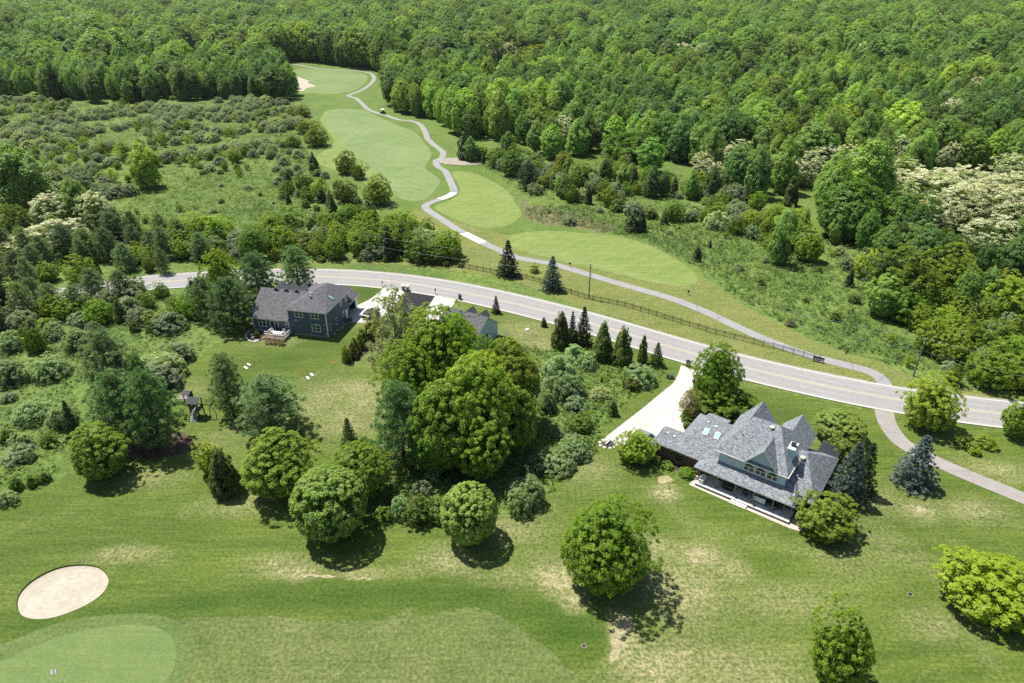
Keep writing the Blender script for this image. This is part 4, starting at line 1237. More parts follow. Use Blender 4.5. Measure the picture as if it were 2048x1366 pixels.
for x, z in ((-6.75, 3.35), (-6.3, 3.3), (-2.1, 2.95), (-.55, 2.8), (-3.6, .65), (-.35, .75)):
    MB().box(x - .09, x + .09, -.1, 0, z - .08, z + .08).build('wall_vent', M['white'], BH)
MB().box(-.85, -.55, -.16, 0, .5, 1.25).build('meter_box', M['grey'], BH)
mb = MB(); mb.lathe([(.16, -.2), (.16, .35), (.24, .35), (.2, .5), (0, .52)], 8); mb.build('vent_pipe', M['galv'], BH, (-4.1, 2.6, 7.4))
mb = MB(); mb.lathe([(.1, -.2), (.1, .3), (0, .32)], 8); mb.build('vent_pipe', M['white'], BH, (-4.1, 3.4, 7.85))
mb = MB(); mb.lathe([(.1, -.2), (.1, .3), (0, .32)], 8); mb.build('vent_pipe', M['white'], BH, (-4.5, 3.35, 7.8))
o = MB().box(-.28, .28, -.65, .65, -.03, .1).build('skylight', M['dgrey'], BH)
slr = math.atan(2.45 / 3.75)
o.matrix_local = Matrix.Translation((-.95, 4.9, 6.62)) @ Matrix.Rotation(-0.0, 4, 'Z') @ Matrix.Rotation(slr, 4, 'Y')
o.matrix_local = Matrix.Translation((-.95, 4.9, 6.62)) @ Matrix.Rotation(slr, 4, 'Y') @ Matrix.Rotation(math.radians(90), 4, 'Z')
MB().box(-.24, .24, -.6, .6, .08, .12).build('pane', M['skyglass'], o)
# deck
for i in range(17):
    b = -3.3 + i * .196
    MB().box(-12.1, -8.0, b, b + .18, .38, .42).build('plank', M['deckwood'], BH)
MB().box(-12.05, -8.05, -3.25, -.04, .12, .375).build('deck_frame', M['wood'], BH)
def railing(x0, y0, x1, y1, z=.42):
    mb = MB()
    n = max(1, int(math.hypot(x1 - x0, y1 - y0) / .13))
    d = Vector((x1 - x0, y1 - y0, 0)).normalized(); nn = Vector((-d.y, d.x, 0))
    def bar(p, q, hw, za, zb):
        c = [p - nn * hw, q - nn * hw, q + nn * hw, p + nn * hw]
        mb.hexa([(v.x, v.y, za) for v in c] + [(v.x, v.y, zb) for v in c])
    A, B_ = Vector((x0, y0, 0)), Vector((x1, y1, 0))
    bar(A, B_, .045, z + .86, z + .95); bar(A, B_, .03, z + .1, z + .17)
    for i in range(1, n):
        p = A + (B_ - A) * i / n; bar(p - d * .03, p + d * .03, .02, z + .17, z + .86)
    o = mb.build('railing', M['white'], BH)
    return o
for seg in ((-12.05, -3.25, -10.05, -3.25), (-10.05, -3.25, -8.05, -3.25), (-8.05, -3.25, -8.05, -1.6), (-8.05, -1.6, -8.05, -.02), (-12.05, -1.75, -12.05, -.02)):
    railing(*seg)
for x, y in ((-12.05, -3.25), (-10.05, -3.25), (-8.05, -3.25), (-8.05, -1.6), (-12.05, -1.75)):
    MB().box(x - .06, x + .06, y - .06, y + .06, 0, 1.45).build('railing_post', M['white'], BH)
for i in range(3):
    MB().box(-12.45 - i * .3, -12.12 - i * .3, -3.2, -1.85, .28 - i * .12, .33 - i * .12).build('step', M['deckwood'], BH)
railing(-13.1, -1.8, -12.1, -1.8, .1)

# --- pale blue-grey house behind the trees
tA = G(972, 633, 6.15)
tr = math.radians(-30)
tO = Vector((tA.x + math.sin(tr) * 4.3, tA.y - math.cos(tr) * 4.3, 0))
TH = empty('blue_grey_house', (tO.x, tO.y, 0), tr, 'pale blue-grey gabled house mostly hidden behind the big trees by the road', 'house')
mb = MB()
mb.box(-9, 0, 0, 8.6, 0, 3.1)
mb.poly([(0.005, 0, 3.1), (0.005, 8.6, 3.1), (0.005, 4.3, 6.0)]); mb.poly([(-9.005, 8.6, 3.1), (-9.005, 0, 3.1), (-9.005, 4.3, 6.0)])
mb.build('wall', M['siding_pale'], TH)
mb = MB()
mb.slab([(-9.4, -.5, 2.85), (.45, -.5, 2.85), (.45, 4.3, 6.15), (-9.4, 4.3, 6.15)], .16)
mb.slab([(-9.4, 4.3, 6.15), (.45, 4.3, 6.15), (.45, 9.1, 2.85), (-9.4, 9.1, 2.85)], .16)
mb.build('roof', RB, TH)
for a in (-4.6, -1.6):
    mb = MB()
    mb.slab([(a - .95, 4.0, 5.0), (a, 4.0, 6.25), (a, 7.0, 6.25), (a - .95, 7.0, 5.0)][::-1], .14)
    mb.slab([(a, 4.0, 6.25), (a + .95, 4.0, 5.0), (a + .95, 7.0, 5.0), (a, 7.0, 6.25)][::-1], .14)
    mb.poly([(a - .8, 6.9, 3), (a - .8, 6.9, 5.0), (a, 6.9, 6.1), (a + .8, 6.9, 5.0), (a + .8, 6.9, 3)])
    mb.build('front_gable', RB, TH)
for x in (-6.5, -2.5):
    window(TH, fr(x, 0, 1.7, 0), 1.3, 1.3, grid=(2, 2))
window(TH, fr(0.005, 4.3, 1.8, 90), 1.2, 1.3, grid=(2, 2))

# ------------------------------------------------------------------ driveways of poured slabs
import bmesh
def driveway(name, outline, ang, step, mat, z=.05, gap=.02):
    bm = bmesh.new()
    vs = [bm.verts.new((p[0], p[1], 0)) for p in outline]
    bm.faces.new(vs)
    c0 = Vector(outline[0][:2]).to_3d()
    for k in range(2):
        d = Vector((math.cos(ang + k * math.pi / 2), math.sin(ang + k * math.pi / 2), 0))
        pr = [Vector((p[0], p[1], 0)).dot(d) for p in outline]
        s = min(pr) + step * .6
        while s < max(pr):
            bmesh.ops.bisect_plane(bm, geom=bm.verts[:] + bm.edges[:] + bm.faces[:], plane_co=d * s, plane_no=d)
            s += step
    base = bpy.data.meshes.new(name + '_bed')
    root = sheet(name, [p[:2] for p in outline], 'kerb', z - .03)
    for f in bm.faces:
        P = [np.array(v.co[:2]) for v in f.verts]
        if f.calc_area() < .25: continue
        c = np.mean(P, 0)
        k = 1 - gap / max(.3, math.sqrt(f.calc_area()))
        Q = [c + (p - c) * k for p in P]
        dz = RNG.uniform(0, .006)
        mb = MB()
        mb.poly([(*q, dz) for q in Q] if f.normal.z > 0 else [(*q, dz) for q in reversed(Q)])
        for i in range(len(Q)):
            a, b_ = Q[i], Q[(i + 1) % len(Q)]
            mb.poly([(*a, -.06), (*b_, -.06), (*b_, dz), (*a, dz)])
        mb.build('slab', M[mat], root, (0, 0, .03))
    bm.free()
    return root
drv = GP([(1362, 731), (1356, 750), (1345, 768), (1330, 780), (1290, 813), (1213, 873), (1204, 887), (1240, 893), (1268, 886), (1300, 884), (1324, 866), (1364, 874), (1388, 850), (1372, 840), (1366, 828), (1370, 815), (1382, 803), (1383, 790), (1386, 772), (1396, 756), (1416, 748)])
driveway('driveway', drv, math.radians(53.2), 4.2, 'concrete')
drv2 = GP([(694, 645), (700, 622), (712, 612), (738, 600), (758, 586), (766, 576.5), (812, 579), (800, 598), (775, 625), (752, 648), (735, 646)])
driveway('driveway.001', drv2, math.radians(60), 4.0, 'concrete')
drv3 = GP([(872, 590), (915, 597), (905, 612), (880, 640), (845, 640), (858, 612)])
driveway('driveway.002', drv3, math.radians(60), 4.0, 'concrete')
sheet('new_asphalt_drive', GP([(815, 579.5), (872, 589), (860, 606), (838, 630), (800, 625), (806, 600)]), 'tar', .045)
# gravel margin along the porch and the planted bed beside the drive
def loc_sheet(name, H_, pts, mat, z):
    mw = Matrix.Translation(H_.location) @ Matrix.Rotation(H_.rotation_euler.z, 4, 'Z')
    return sheet(name, [(mw @ Vector((*p, 0)))[:2] for p in pts], mat, z)
loc_sheet('gravel_border', GH, [(-.75, 2.3), (-.85, -.5), (5.2, -.62), (7.6, -.62), (13.6, -.7), (14.9, -.4), (14.9, 2.5), (13.2, 2.5), (13.2, -.1), (-.1, -.1), (-.1, 2.5)], 'gravel', .03)
loc_sheet('planting_bed', GH, [(-8.0, 2.7), (-8.0, 1.5), (-4.0, 1.45), (-.9, 1.2), (-.75, 2.6)], 'soil', .03)
sheet('planting_bed.001', smooth(GP([(1366, 828), (1372, 815), (1385, 802), (1402, 800), (1470, 800), (1510, 812), (1500, 830), (1455, 840), (1408, 838), (1390, 852), (1376, 842)]), 5), 'litter', .03)
loc_sheet('planting_bed.002', BH, [(-12.2, -3.4), (-13.3, -4.6), (-14.6, -4.4), (-16.0, -3.4), (-16.9, -1.8), (-16.8, .1), (-12.1, .1)], 'soil', .03)
mb = MB(); edge_ = smooth([(-13.2, -4.75), (-14.6, -4.6), (-16.1, -3.6), (-17.05, -1.9), (-16.9, .1)], 5, False)
for p, q in zip(edge_, edge_[1:]):
    d = (q - p) / np.linalg.norm(q - p); n_ = np.array([-d[1], d[0]]) * .12
    mb.hexa([(*(p - n_), 0), (*(q - n_), 0), (*(q + n_), 0), (*(p + n_), 0), (*(p - n_), .16), (*(q - n_), .16), (*(q + n_), .16), (*(p + n_), .16)])
o = mb.build('bed_edging', M['pstone'], None, (bO.x, bO.y, 0), math.radians(-12), kind='structure')

# ------------------------------------------------------------------ fence, poles, wires, signs and other small things
fence_px = [(770, 521), (810, 523), (851, 527.5), (929.5, 537), (998, 549), (1063, 561), (1124, 582), (1175.6, 599), (1244, 612.6), (1380, 653.6), (1413, 664), (1485, 682.6), (1560, 701), (1638.5, 723.7)]
fl = resample(smooth(GP(fence_px), 5, False), 1.9)
FE = empty('picket_fence', (fl[0][0], fl[0][1], 0), 0, 'long dark metal picket fence between the road and the golf path', 'fence')
pm = MB().box(-.045, .045, -.045, .045, 0, 1.3).box(-.06, .06, -.06, .06, 1.3, 1.36).mesh('fence_post', M['dark'])
mb = MB()
SL = 1.9
mb.box(.05, SL - .05, -.02, .02, 1.08, 1.13); mb.box(.05, SL - .05, -.02, .02, .88, .92); mb.box(.05, SL - .05, -.02, .02, .16, .2)
for i in range(1, 14):
    x = SL * i / 14; mb.box(x - .011, x + .011, -.011, .011, .08, 1.2)
pan = mb.mesh('fence_panel', M['dark'])
o0 = np.array(fl[0])
for i, p in enumerate(fl):
    d = fl[min(i + 1, len(fl) - 1)] - fl[max(i - 1, 0)]
    a = math.atan2(d[1], d[0])
    put('fence_post', pm, FE, (p[0] - o0[0], p[1] - o0[1], 0), a)
    if i < len(fl) - 1:
        q = fl[i + 1]; v = q - p
        s = put('fence_panel', pan, FE, (p[0] - o0[0], p[1] - o0[1], 0), math.atan2(v[1], v[0]))
        s.scale = (np.linalg.norm(v) / SL, 1, 1)

def utility_pole(bx, by, ty, label, arm=1.1, ang=-.6):
    P = G(bx, by); h = height_at(P, ty)
    e = empty('utility_pole', (P.x, P.y, 0), ang, label, 'utility pole')
    MB().tube([(0, 0, -.2), (0, 0, h)], [.16, .11], 8).build('pole', M['pole'], e)
    MB().box(-.05, .05, -arm / 2, arm / 2, h - .75, h - .63).build('crossarm', M['pole'], e)
    for y in (-arm / 2 + .08, 0.0, arm / 2 - .08):
        z = h - .63 if y else h
        MB().lathe([(.05, 0), (.07, .06), (.05, .1), (.07, .15), (0, .2)], 8).build('insulator', M['white'], e, (0, y, z))
    return P, h
PA = utility_pole(1177.4, 596, 528, 'grey wooden utility pole standing at the picket fence near the blue spruce')
PB = utility_pole(1826.5, 752, 678, 'leaning-looking wooden utility pole beside the road behind the roadside maple')
PC = utility_pole(656, 512, 456, 'thin wooden utility pole behind the roadside hedge beyond the navy house')
def wire(name, p, q, sag, label, r=.012):
    pts = [p.lerp(q, t / 14) - Vector((0, 0, sag * 4 * (t / 14) * (1 - t / 14))) for t in range(15)]
    o = MB().tube([tuple(v) for v in pts], r, 4).build(name, M['galv'])
    tagged(o, label, 'power line', 'power lines strung between the utility poles')
def ptop(pp, dz): return Vector((pp[0].x, pp[0].y, pp[1] - dz))
far_l, far_r = Vector(G(-160, 530)), Vector(G(2330, 880))
ends = [(Vector((far_l.x, far_l.y, 9.0)), 'beyond the far pines and'), PC, PA, PB, (Vector((far_r.x, far_r.y, 9.0)), '')]
def at_(e, dz): return (e[0] - Vector((0, 0, dz))) if isinstance(e[1], str) else ptop(e, dz)
seg_txt = ('above the pine belt beside the road', 'above the roadside hedge and fence', 'across the golf path and overgrown meadow', 'past the roadside maple to the pale hedgerow')
for i in range(4):
    wire('power_line', at_(ends[i], -.15), at_(ends[i + 1], -.15), .9, 'upper thin power wire running ' + seg_txt[i])
    wire('power_line', at_(ends[i], 2.4), at_(ends[i + 1], 2.4), .9, 'lower thin power wire running ' + seg_txt[i])

# yellow warning sign at the kerb
P = G(929.5, 561); e = empty('road_sign', (P.x, P.y, 0), math.radians(-14), 'yellow diamond warning sign on a post at the road edge', 'road sign')
MB().box(-.03, .03, -.03, .03, 0, 2.6).build('post', M['galv'], e)
mb = MB(); s = .46
mb.poly([(0, -.045, 2.2 - s), (s, -.045, 2.2), (0, -.045, 2.2 + s), (-s, -.045, 2.2)]); mb.poly([(0, -.035, 2.2 - s), (-s, -.035, 2.2), (0, -.035, 2.2 + s), (s, -.035, 2.2)])
for p, q in (((0, 2.2 - s), (s, 2.2)), ((s, 2.2), (0, 2.2 + s)), ((0, 2.2 + s), (-s, 2.2)), ((-s, 2.2), (0, 2.2 - s))):
    mb.poly([(p[0], -.045, p[1]), (q[0], -.045, q[1]), (q[0], -.035, q[1]), (p[0], -.035, p[1])])
mb.build('sign_panel', M['yellow'], e)

def mailbox(px, py, label, rz=0):
    P = G(px, py); e = empty('mailbox', (P.x, P.y, 0), rz, label, 'mailbox', 'mailboxes at the kerb')
    MB().box(-.05, .05, -.05, .05, 0, 1.1).build('post', M['dark'], e)
    mb = MB(); n = 8
    pr = [(-.13, 1.1), (.13, 1.1)] + [(.13 * math.cos(math.pi * i / n), 1.26 + .13 * math.sin(math.pi * i / n)) for i in range(n + 1)]
    mb.poly([(x, -.28, z) for x, z in pr]); mb.poly([(x, .28, z) for x, z in reversed(pr)])
    for i in range(len(pr)):
        a, b_ = pr[i], pr[(i + 1) % len(pr)]
        mb.poly([(a[0], -.28, a[1]), (a[0], .28, a[1]), (b_[0], .28, b_[1]), (b_[0], -.28, b_[1])])
    mb.build('box', M['black'], e)
    MB().box(.13, .15, .1, .14, 1.2, 1.5).build('flag', M['red'], e)
mailbox(765, 574, 'black mailbox on a post at the lawn corner of the navy house', .2)
mailbox(871, 589, 'black mailbox on a post at the end of the dark asphalt drive', -.2)

def bin_(px, py, label, body='dgrey', lid='black', rz=0, group='wheeled bins at the kerb', s=1.0):
    P = G(px, py); e = empty('wheeled_bin', (P.x, P.y, 0), rz, label, 'wheeled bin', group); e.scale = (s, s, s)
    mb = MB(); mb.hexa([(-.24, -.28, .1), (.24, -.28, .1), (.24, .24, .1), (-.24, .24, .1), (-.3, -.36, 1.0), (.3, -.36, 1.0), (.3, .36, 1.0), (-.3, .36, 1.0)])
    mb.build('body', M[body], e)
    mb = MB(); mb.hexa([(-.32, -.38, 1.0), (.32, -.38, 1.0), (.32, .4, 1.0), (-.32, .4, 1.0), (-.28, -.34, 1.08), (.28, -.34, 1.08), (.28, .36, 1.12), (-.28, .36, 1.12)])
    mb.build('lid', M[lid], e)
    MB().tube([(-.28, .45, .98), (.28, .45, .98)], .025, 6).build('handle', M['black'], e)
    for x in (-.27, .27):
        MB().tube([(x - .03, .27, .13), (x + .03, .27, .13)], .13, 10).build('wheel', M['tyre'], e)
bin_(807, 581, 'grey wheeled bin with pale lid, the one nearer the navy house', 'grey', 'white', .2, s=1.25)
bin_(815.5, 582, 'grey wheeled bin with pale lid next to the dark asphalt drive', 'grey', 'white', -.1, s=1.25)
bin_(920, 599, 'dark grey wheeled bin at the pale drive of the hidden house', 'dgrey', 'dgrey', .3, s=1.1)
bin_(1376, 734, 'black wheeled bin at the mouth of the wide concrete driveway', 'dgrey', 'black', .1, s=1.15)
for px, py, mt, lab in ((1336, 757, 'grey', 'pale grey utility pedestal on the grass by the driveway'), (1344.5, 757.5, 'hosegreen', 'dark green utility box on the grass by the driveway')):
    P = G(px, py); e = empty('utility_box', (P.x, P.y, 0), -.6, lab, 'utility box')
    MB().hexa([(-.26, -.26, 0), (.26, -.26, 0), (.26, .26, 0), (-.26, .26, 0), (-.22, -.22, .75), (.22, -.22, .75), (.22, .22, .8), (-.22, .22, .8)]).build('cabinet', M[mt], e)
    MB().box(-.28, .28, -.28, .28, .8, .86).build('lid', M['dgrey'] if mt == 'grey' else M['hosegreen'], e)

# cars
def car(px, py, rz, label, paint, name='parked_car', van=False):
    P = G(px, py); e = empty(name, (P.x, P.y, .05), rz, label, 'car')
    mb = MB()
    prof = [(-2.25, .45), (-2.2, .75), (-2.0, .92), (-1.1, 1.0), (-.35, 1.45), (.2, 1.52), (1.3, 1.48), (1.95, 1.05), (2.2, .95), (2.25, .5), (2.2, .3), (-2.2, .3)]
    def half(z): return .88 - .22 * max(0, (z - .95) / .57)
    n = len(prof)
    Lh = [(x, -half(z), z) for x, z in prof]; R = [(x, half(z), z) for x, z in prof]
    mb.poly(Lh); mb.poly(R[::-1])
    for i in range(n):
        j = (i + 1) % n
        mb.poly([Lh[j], Lh[i], R[i], R[j]])
    mb.build('body', M[paint], e)
    g = MB()
    def gl(q): g.poly(q)
    o_ = .012
    gl([(-1.05, -.8, 1.03 + o_), (-.4, -.64, 1.43 + o_), (-.4, .64, 1.43 + o_), (-1.05, .8, 1.03 + o_)][::-1])
    g.build('windscreen', M['carglass'], e)
    g = MB(); g.poly([(1.34, -.66, 1.47 + o_), (1.9, -.8, 1.1 + o_), (1.9, .8, 1.1 + o_), (1.34, .66, 1.47 + o_)]); g.build('rear_window', M['carglass'], e)
    for s in (-1, 1):
        g = MB(); g.poly([(-.85, s * .875, 1.05), (-.3, s * .745, 1.42), (1.2, s * .735, 1.42), (1.65, s * .865, 1.08)]); g.build('side_window', M['carglass'], e)
        MB().box(-2.24, -2.12, s * .65 - .18, s * .65 + .18, .62, .76).build('headlight', M['lamp'], e)
        MB().box(2.16, 2.26, s * .68 - .14, s * .68 + .14, .74, .9).build('tail_light', M['red'], e)
        MB().box(-.62, -.45, s * .98 - .08, s * .98 + .08, 1.0, 1.12).build('mirror', M[paint], e)
        for x in (-1.4, 1.42):
            w = MB().tube([(x, s * .72, .33), (x, s * .92, .33)], .33, 14).build('wheel', M['tyre'], e)
            MB().tube([(x, s * .9, .33), (x, s * .93, .33)], .2, 10).build('rim', M['galv'], w)
car(742, 632, math.radians(249), 'dark car parked on the white driveway by the navy house', 'car_dark')
car(1292, 884, math.radians(143), 'silver-grey car parked beside the brick garage end, half under a tree', 'car_silver')

# golf cart on the path
P = G(766, 228); e = empty('golf_cart', (P.x, P.y, .05), math.radians(-35), 'small dark golf cart with white roof driving on the path', 'golf cart'); e.scale = (1.25, 1.25, 1.25)
mb = MB(); mb.box(-1.1, 1.1, -.58, .58, .28, .55); mb.box(.5, 1.15, -.55, .55, .55, .9); mb.box(-1.15, -.75, -.5, .5, .55, .8)
mb.build('body', M['dgrey'], e)
mb = MB(); mb.box(-.5, .1, -.55, .55, .55, .8); mb.box(.1, .25, -.55, .55, .8, 1.3); mb.build('seat', M['black'], e)
mb = MB(); mb.hexa([(-.85, -.6, 1.85), (.85, -.6, 1.85), (.85, .6, 1.85), (-.85, .6, 1.85), (-.75, -.5, 1.95), (.75, -.5, 1.95), (.75, .5, 1.95), (-.75, .5, 1.95)]); mb.build('roof', M['white'], e)
for x in (-.75, .75):
    for y in (-.52, .52):
        MB().tube([(x, y, .5), (x, y, 1.86)], .025, 5).build('roof_post', M['black'], e)
        MB().tube([(x, y - .1, .24), (x, y + .1, .24)], .24, 10).build('wheel', M['tyre'], e)

# flagstick on the near green, with cup flag
P = G(124, 1364); e = empty('flagstick', (P.x, P.y, .05), 0, 'thin flagstick with small white flag on the near putting green', 'golf flag')
MB().tube([(0, 0, 0), (0, 0, 2.0)], .014, 6).build('stick', M['white'], e)
mb = MB(); n = 6
for i in range(n):
    x0, x1 = -.5 * i / n, -.5 * (i + 1) / n; y0, y1 = .05 * math.sin(i * 1.2), .05 * math.sin((i + 1) * 1.2)
    mb.poly([(x0, y0 - .22, 1.62), (x1, y1 - .22, 1.62), (x1, y1, 1.98), (x0, y0, 1.98)]); mb.poly([(x0, y0 - .21, 1.61), (x0, y0 + .01, 1.97), (x1, y1 + .01, 1.97), (x1, y1 - .21, 1.61)])
mb.build('flag', M['white'], e, rz=.15)
# bunker rake
P = G(157, 1124.5); e = empty('bunker_rake', (P.x, P.y, .03), math.radians(8), 'pale bunker rake lying in the grass at the bunker rim', 'rake')
MB().tube([(-.75, 0, .03), (.55, 0, .05)], .022, 6).build('handle', M['wood'], e)
mb = MB(); mb.box(.55, .62, -.32, .32, .02, .07)
for i in range(9): mb.box(.57, .6, -.3 + i * .074, -.28 + i * .074, -.03, .02)
mb.build('head', M['grey'], e)
# drain covers
for px, py, mt, lab in ((1168, 1292.5, 'stone', 'pale round drain cover with a dark grate set in the near turf'), (1820, 1189, 'stone', 'rust-brown round drain cover in the lawn between golden maple and bushy tree')):
    P = G(px, py); e = empty('drain_cover', (P.x, P.y, .012), 0, lab, 'drain cover')
    MB().lathe([(.31, 0), (.31, .05), (.25, .06)], 18).build('rim', M[mt], e)
    mb = MB()
    for i in range(5): mb.box(-.22, .22, -.2 + i * .09, -.15 + i * .09, .02, .05)
    mb.lathe([(.25, .02), (0, .025)], 18); mb.build('grate', M['dgrey'] if px < 1500 else M['dark'], e)
# tee marker sign by the meadow, tee post on the fairway
for px, py, lab in ((1376, 590, 'small dark sign on a short post by the golf path bend'), (650, 327, 'tiny white sign post on the turf beside the dark thorn trees'), (1139, 534, 'small dark tee marker beside the golf path')):
    P = G(px, py); e = empty('tee_sign', (P.x, P.y, 0), .3, lab, 'sign')
    MB().box(-.05, .05, -.05, .05, 0, 1.1).build('post', M['wood'], e)
    MB().box(-.28, .28, -.08, -.05, .75, 1.2).build('sign_panel', M['white'] if px == 650 else M['dark'], e)
# end rail of the fence
P = G(1636, 724); e = empty('fence_bench', (P.x, P.y, 0), math.radians(-28), 'dark backed bench at the end of the picket fence', 'bench')
MB().box(-1.0, 1.0, -.22, .2, .42, .48).build('seat', M['dark'], e); MB().box(-1.0, 1.0, .2, .25, .55, .95).build('backrest', M['dark'], e)
for x in (-.9, .9): MB().box(x - .04, x + .04, -.2, .24, 0, .42).build('leg', M['dark'], e)

# playground tower with ladder, slide board and a platform
P = G(397, 832); e = empty('play_tower', (P.x, P.y, 0), math.radians(-8), 'dark wooden play tower with gabled roof and climbing ladder under the pines', 'play tower')
for x in (-.7, .7):
    for y in (-.7, .7): MB().box(x - .07, x + .07, y - .07, y + .07, 0, 3.1).build('post', M['black'], e)
MB().box(-.75, .75, -.75, .75, 1.35, 1.45).build('platform', M['wood'], e)
mb = MB(); mb.slab([(-1.0, -1.0, 3.0), (1.0, -1.0, 3.0), (1.0, 0, 3.75), (-1.0, 0, 3.75)], .08, 0, 0); mb.slab([(-1.0, 0, 3.75), (1.0, 0, 3.75), (1.0, 1.0, 3.0), (-1.0, 1.0, 3.0)], .08, 0, 0)
mb.build('roof', M['dgrey'], e)
for s in (-1, 1): MB().box(s * .72 - .03, s * .72 + .03, -.63, .63, 1.5, 2.1).build('side_panel', M['dgrey'], e)
mb = MB(); mb.hexa([(-.1, -1.7, 0), (.6, -1.7, 0), (.6, -.75, 1.4), (-.1, -.75, 1.4), (-.1, -1.78, .06), (.6, -1.78, .06), (.6, -.8, 1.48), (-.1, -.8, 1.48)]); mb.build('climbing_ramp', M['blueboard'], e)
for i in range(5):
    MB().box(-.65, -.18, -1.62 + i * .19, -1.54 + i * .19, .12 + i * .28, .18 + i * .28).build('rung', M['white'], e)
MB().box(-.7, -.64, -1.7, -.75, 0, .05).hexa([(-.7, -1.7, 0), (-.64, -1.7, 0), (-.64, -.75, 1.45), (-.7, -.75, 1.45), (-.7, -1.8, .05), (-.64, -1.8, .05), (-.64, -.8, 1.5), (-.7, -.8, 1.5)]).build('ladder_rail', M['black'], e)
MB().box(.78, 2.6, -.06, .06, 2.35, 2.5).build('swing_beam', M['black'], e)
for s in (-1, 1): MB().tube([(2.5, s * .1, 2.4), (2.7, s * .9, 0)], .06, 6).build('beam_leg', M['black'], e)
P = G(380, 806); e = empty('playhouse', (P.x, P.y, 0), math.radians(-8), 'small dark roofed playhouse deck beside the play tower', 'playhouse')
for x in (-.5, .5):
    for y in (-.5, .5): MB().box(x - .06, x + .06, y - .06, y + .06, 0, 2.1).build('post', M['black'], e)
MB().box(-1.9, .6, -.6, .6, .95, 1.05).build('deck', M['wood'], e)
mb = MB(); mb.slab([(-.7, -.7, 2.05), (.7, -.7, 2.05), (.7, 0, 2.55), (-.7, 0, 2.55)], .07, 0, 0); mb.slab([(-.7, 0, 2.55), (.7, 0, 2.55), (.7, .7, 2.05), (-.7, .7, 2.05)], .07, 0, 0); mb.build('roof', M['dgrey'], e)
MB().box(-.5, .5, .44, .5, 1.1, 2.0).build('back_panel', M['dgrey'], e)

# lawn games and odds and ends on the navy house's lawn
def board(px, py, rz, lab, mt='white', w=.42, l=.75):
    P = G(px, py); e = empty('game_board', (P.x, P.y, .012), rz, lab, 'game board')
    mb = MB(); mb.hexa([(-w / 2, -l / 2, .06), (w / 2, -l / 2, .06), (w / 2, l / 2, .28), (-w / 2, l / 2, .28), (-w / 2, -l / 2, .1), (w / 2, -l / 2, .1), (w / 2, l / 2, .32), (-w / 2, l / 2, .32)]); mb.build('top', M[mt], e)
    for x in (-w / 2 + .05, w / 2 - .05): MB().box(x - .03, x + .03, l / 2 - .1, l / 2 - .04, 0, .3).build('leg', M['wood'], e)
board(492, 737, 1.0, 'white toss-game board on the lawn, the one nearest the lawn pines')
board(498, 730.5, 1.0, 'white toss-game board on the lawn next to its red rack')
board(616, 757.5, .8, 'white toss-game board farthest out on the open lawn')
board(624, 751, .8, 'white toss-game board by the second red rack')
def rack(px, py, rz, lab):
    P = G(px, py); e = empty('game_rack', (P.x, P.y, 0), rz, lab, 'game rack')
    for x in (-.5, .5): MB().tube([(x, 0, 0), (x, 0, 1.0)], .03, 6).build('upright', M['red'], e)
    for z in (.4, .7, .98): MB().tube([(-.5, 0, z), (.5, 0, z)], .025, 6).build('rung', M['red'], e)
rack(503.5, 731.5, .7, 'red ladder-toss rack beside the boards by the lawn pines')
rack(610, 750, .7, 'red ladder-toss rack in the middle of the open lawn')
P = G(668.5, 725); e = empty('marker_cone', (P.x, P.y, .012), 0, 'small orange-red cone on the lawn near the mulch bed', 'cone')
MB().lathe([(.2, 0), (.2, .04), (.13, .05), (.03, .5), (0, .5)], 10).build('cone', M['orange'], e); MB().box(-.22, .22, -.22, .22, 0, .03).build('base', M['orange'], e)
P = G(1055, 660); e = empty('lawn_ornament', (P.x, P.y, .012), 0, 'small white stone ornament on the lawn by the road bend', 'ornament')
put('stone', rock_mesh(4, .42, .9, mat='white'), e); put('base', rock_mesh(5, .5, .3, mat='stone'), e)

def thing1(name, me, px, py, lab, cat, rz=0, group=None, z=0.012):
    P = G(px, py); o = put(name, me, None, (P.x, P.y, z), rz); return tagged(o, lab, cat, group)
# fire-pit ring of stones with a dark tarp
P = G(1216, 888)
for k in range(9):
    a = 2 * math.pi * k / 9
    o = put('stone', rock_mesh(20 + k, .3, .6, mat='pstone'), None, (P.x + 1.3 * math.cos(a), P.y + 1.1 * math.sin(a), 0), a)
    tagged(o, 'pale stone in the ring by the driveway corner', 'stone', 'stones ringing the fire pit')
mb = MB(); rg = np.random.default_rng(3); n = 10
gx = [[(.9 * (i / n * 2 - 1), .7 * (j / n * 2 - 1), .12 + .22 * rg.random() * (1 - max(abs(i / n * 2 - 1), abs(j / n * 2 - 1)))) for j in range(n + 1)] for i in range(n + 1)]
for i in range(n):
    for j in range(n): mb.poly([gx[i][j], gx[i + 1][j], gx[i + 1][j + 1], gx[i][j + 1]])
o = mb.build('tarpaulin', M['dgrey'], None, (P.x, P.y, 0), .5); tagged(o, 'crumpled dark tarpaulin in the stone ring by the driveway', 'tarpaulin')
o = MB().hexa([(-.6, -.12, .1), (.6, -.12, .1), (.6, .12, .1), (-.6, .12, .1), (-.6, -.12, .42), (.6, -.12, .42), (.6, .12, .46), (-.6, .12, .46)]).build('log', M['pstone'], None, (P.x - .1, P.y - .1, .1), .9); tagged(o, 'grey split log lying on the dark tarpaulin', 'log')
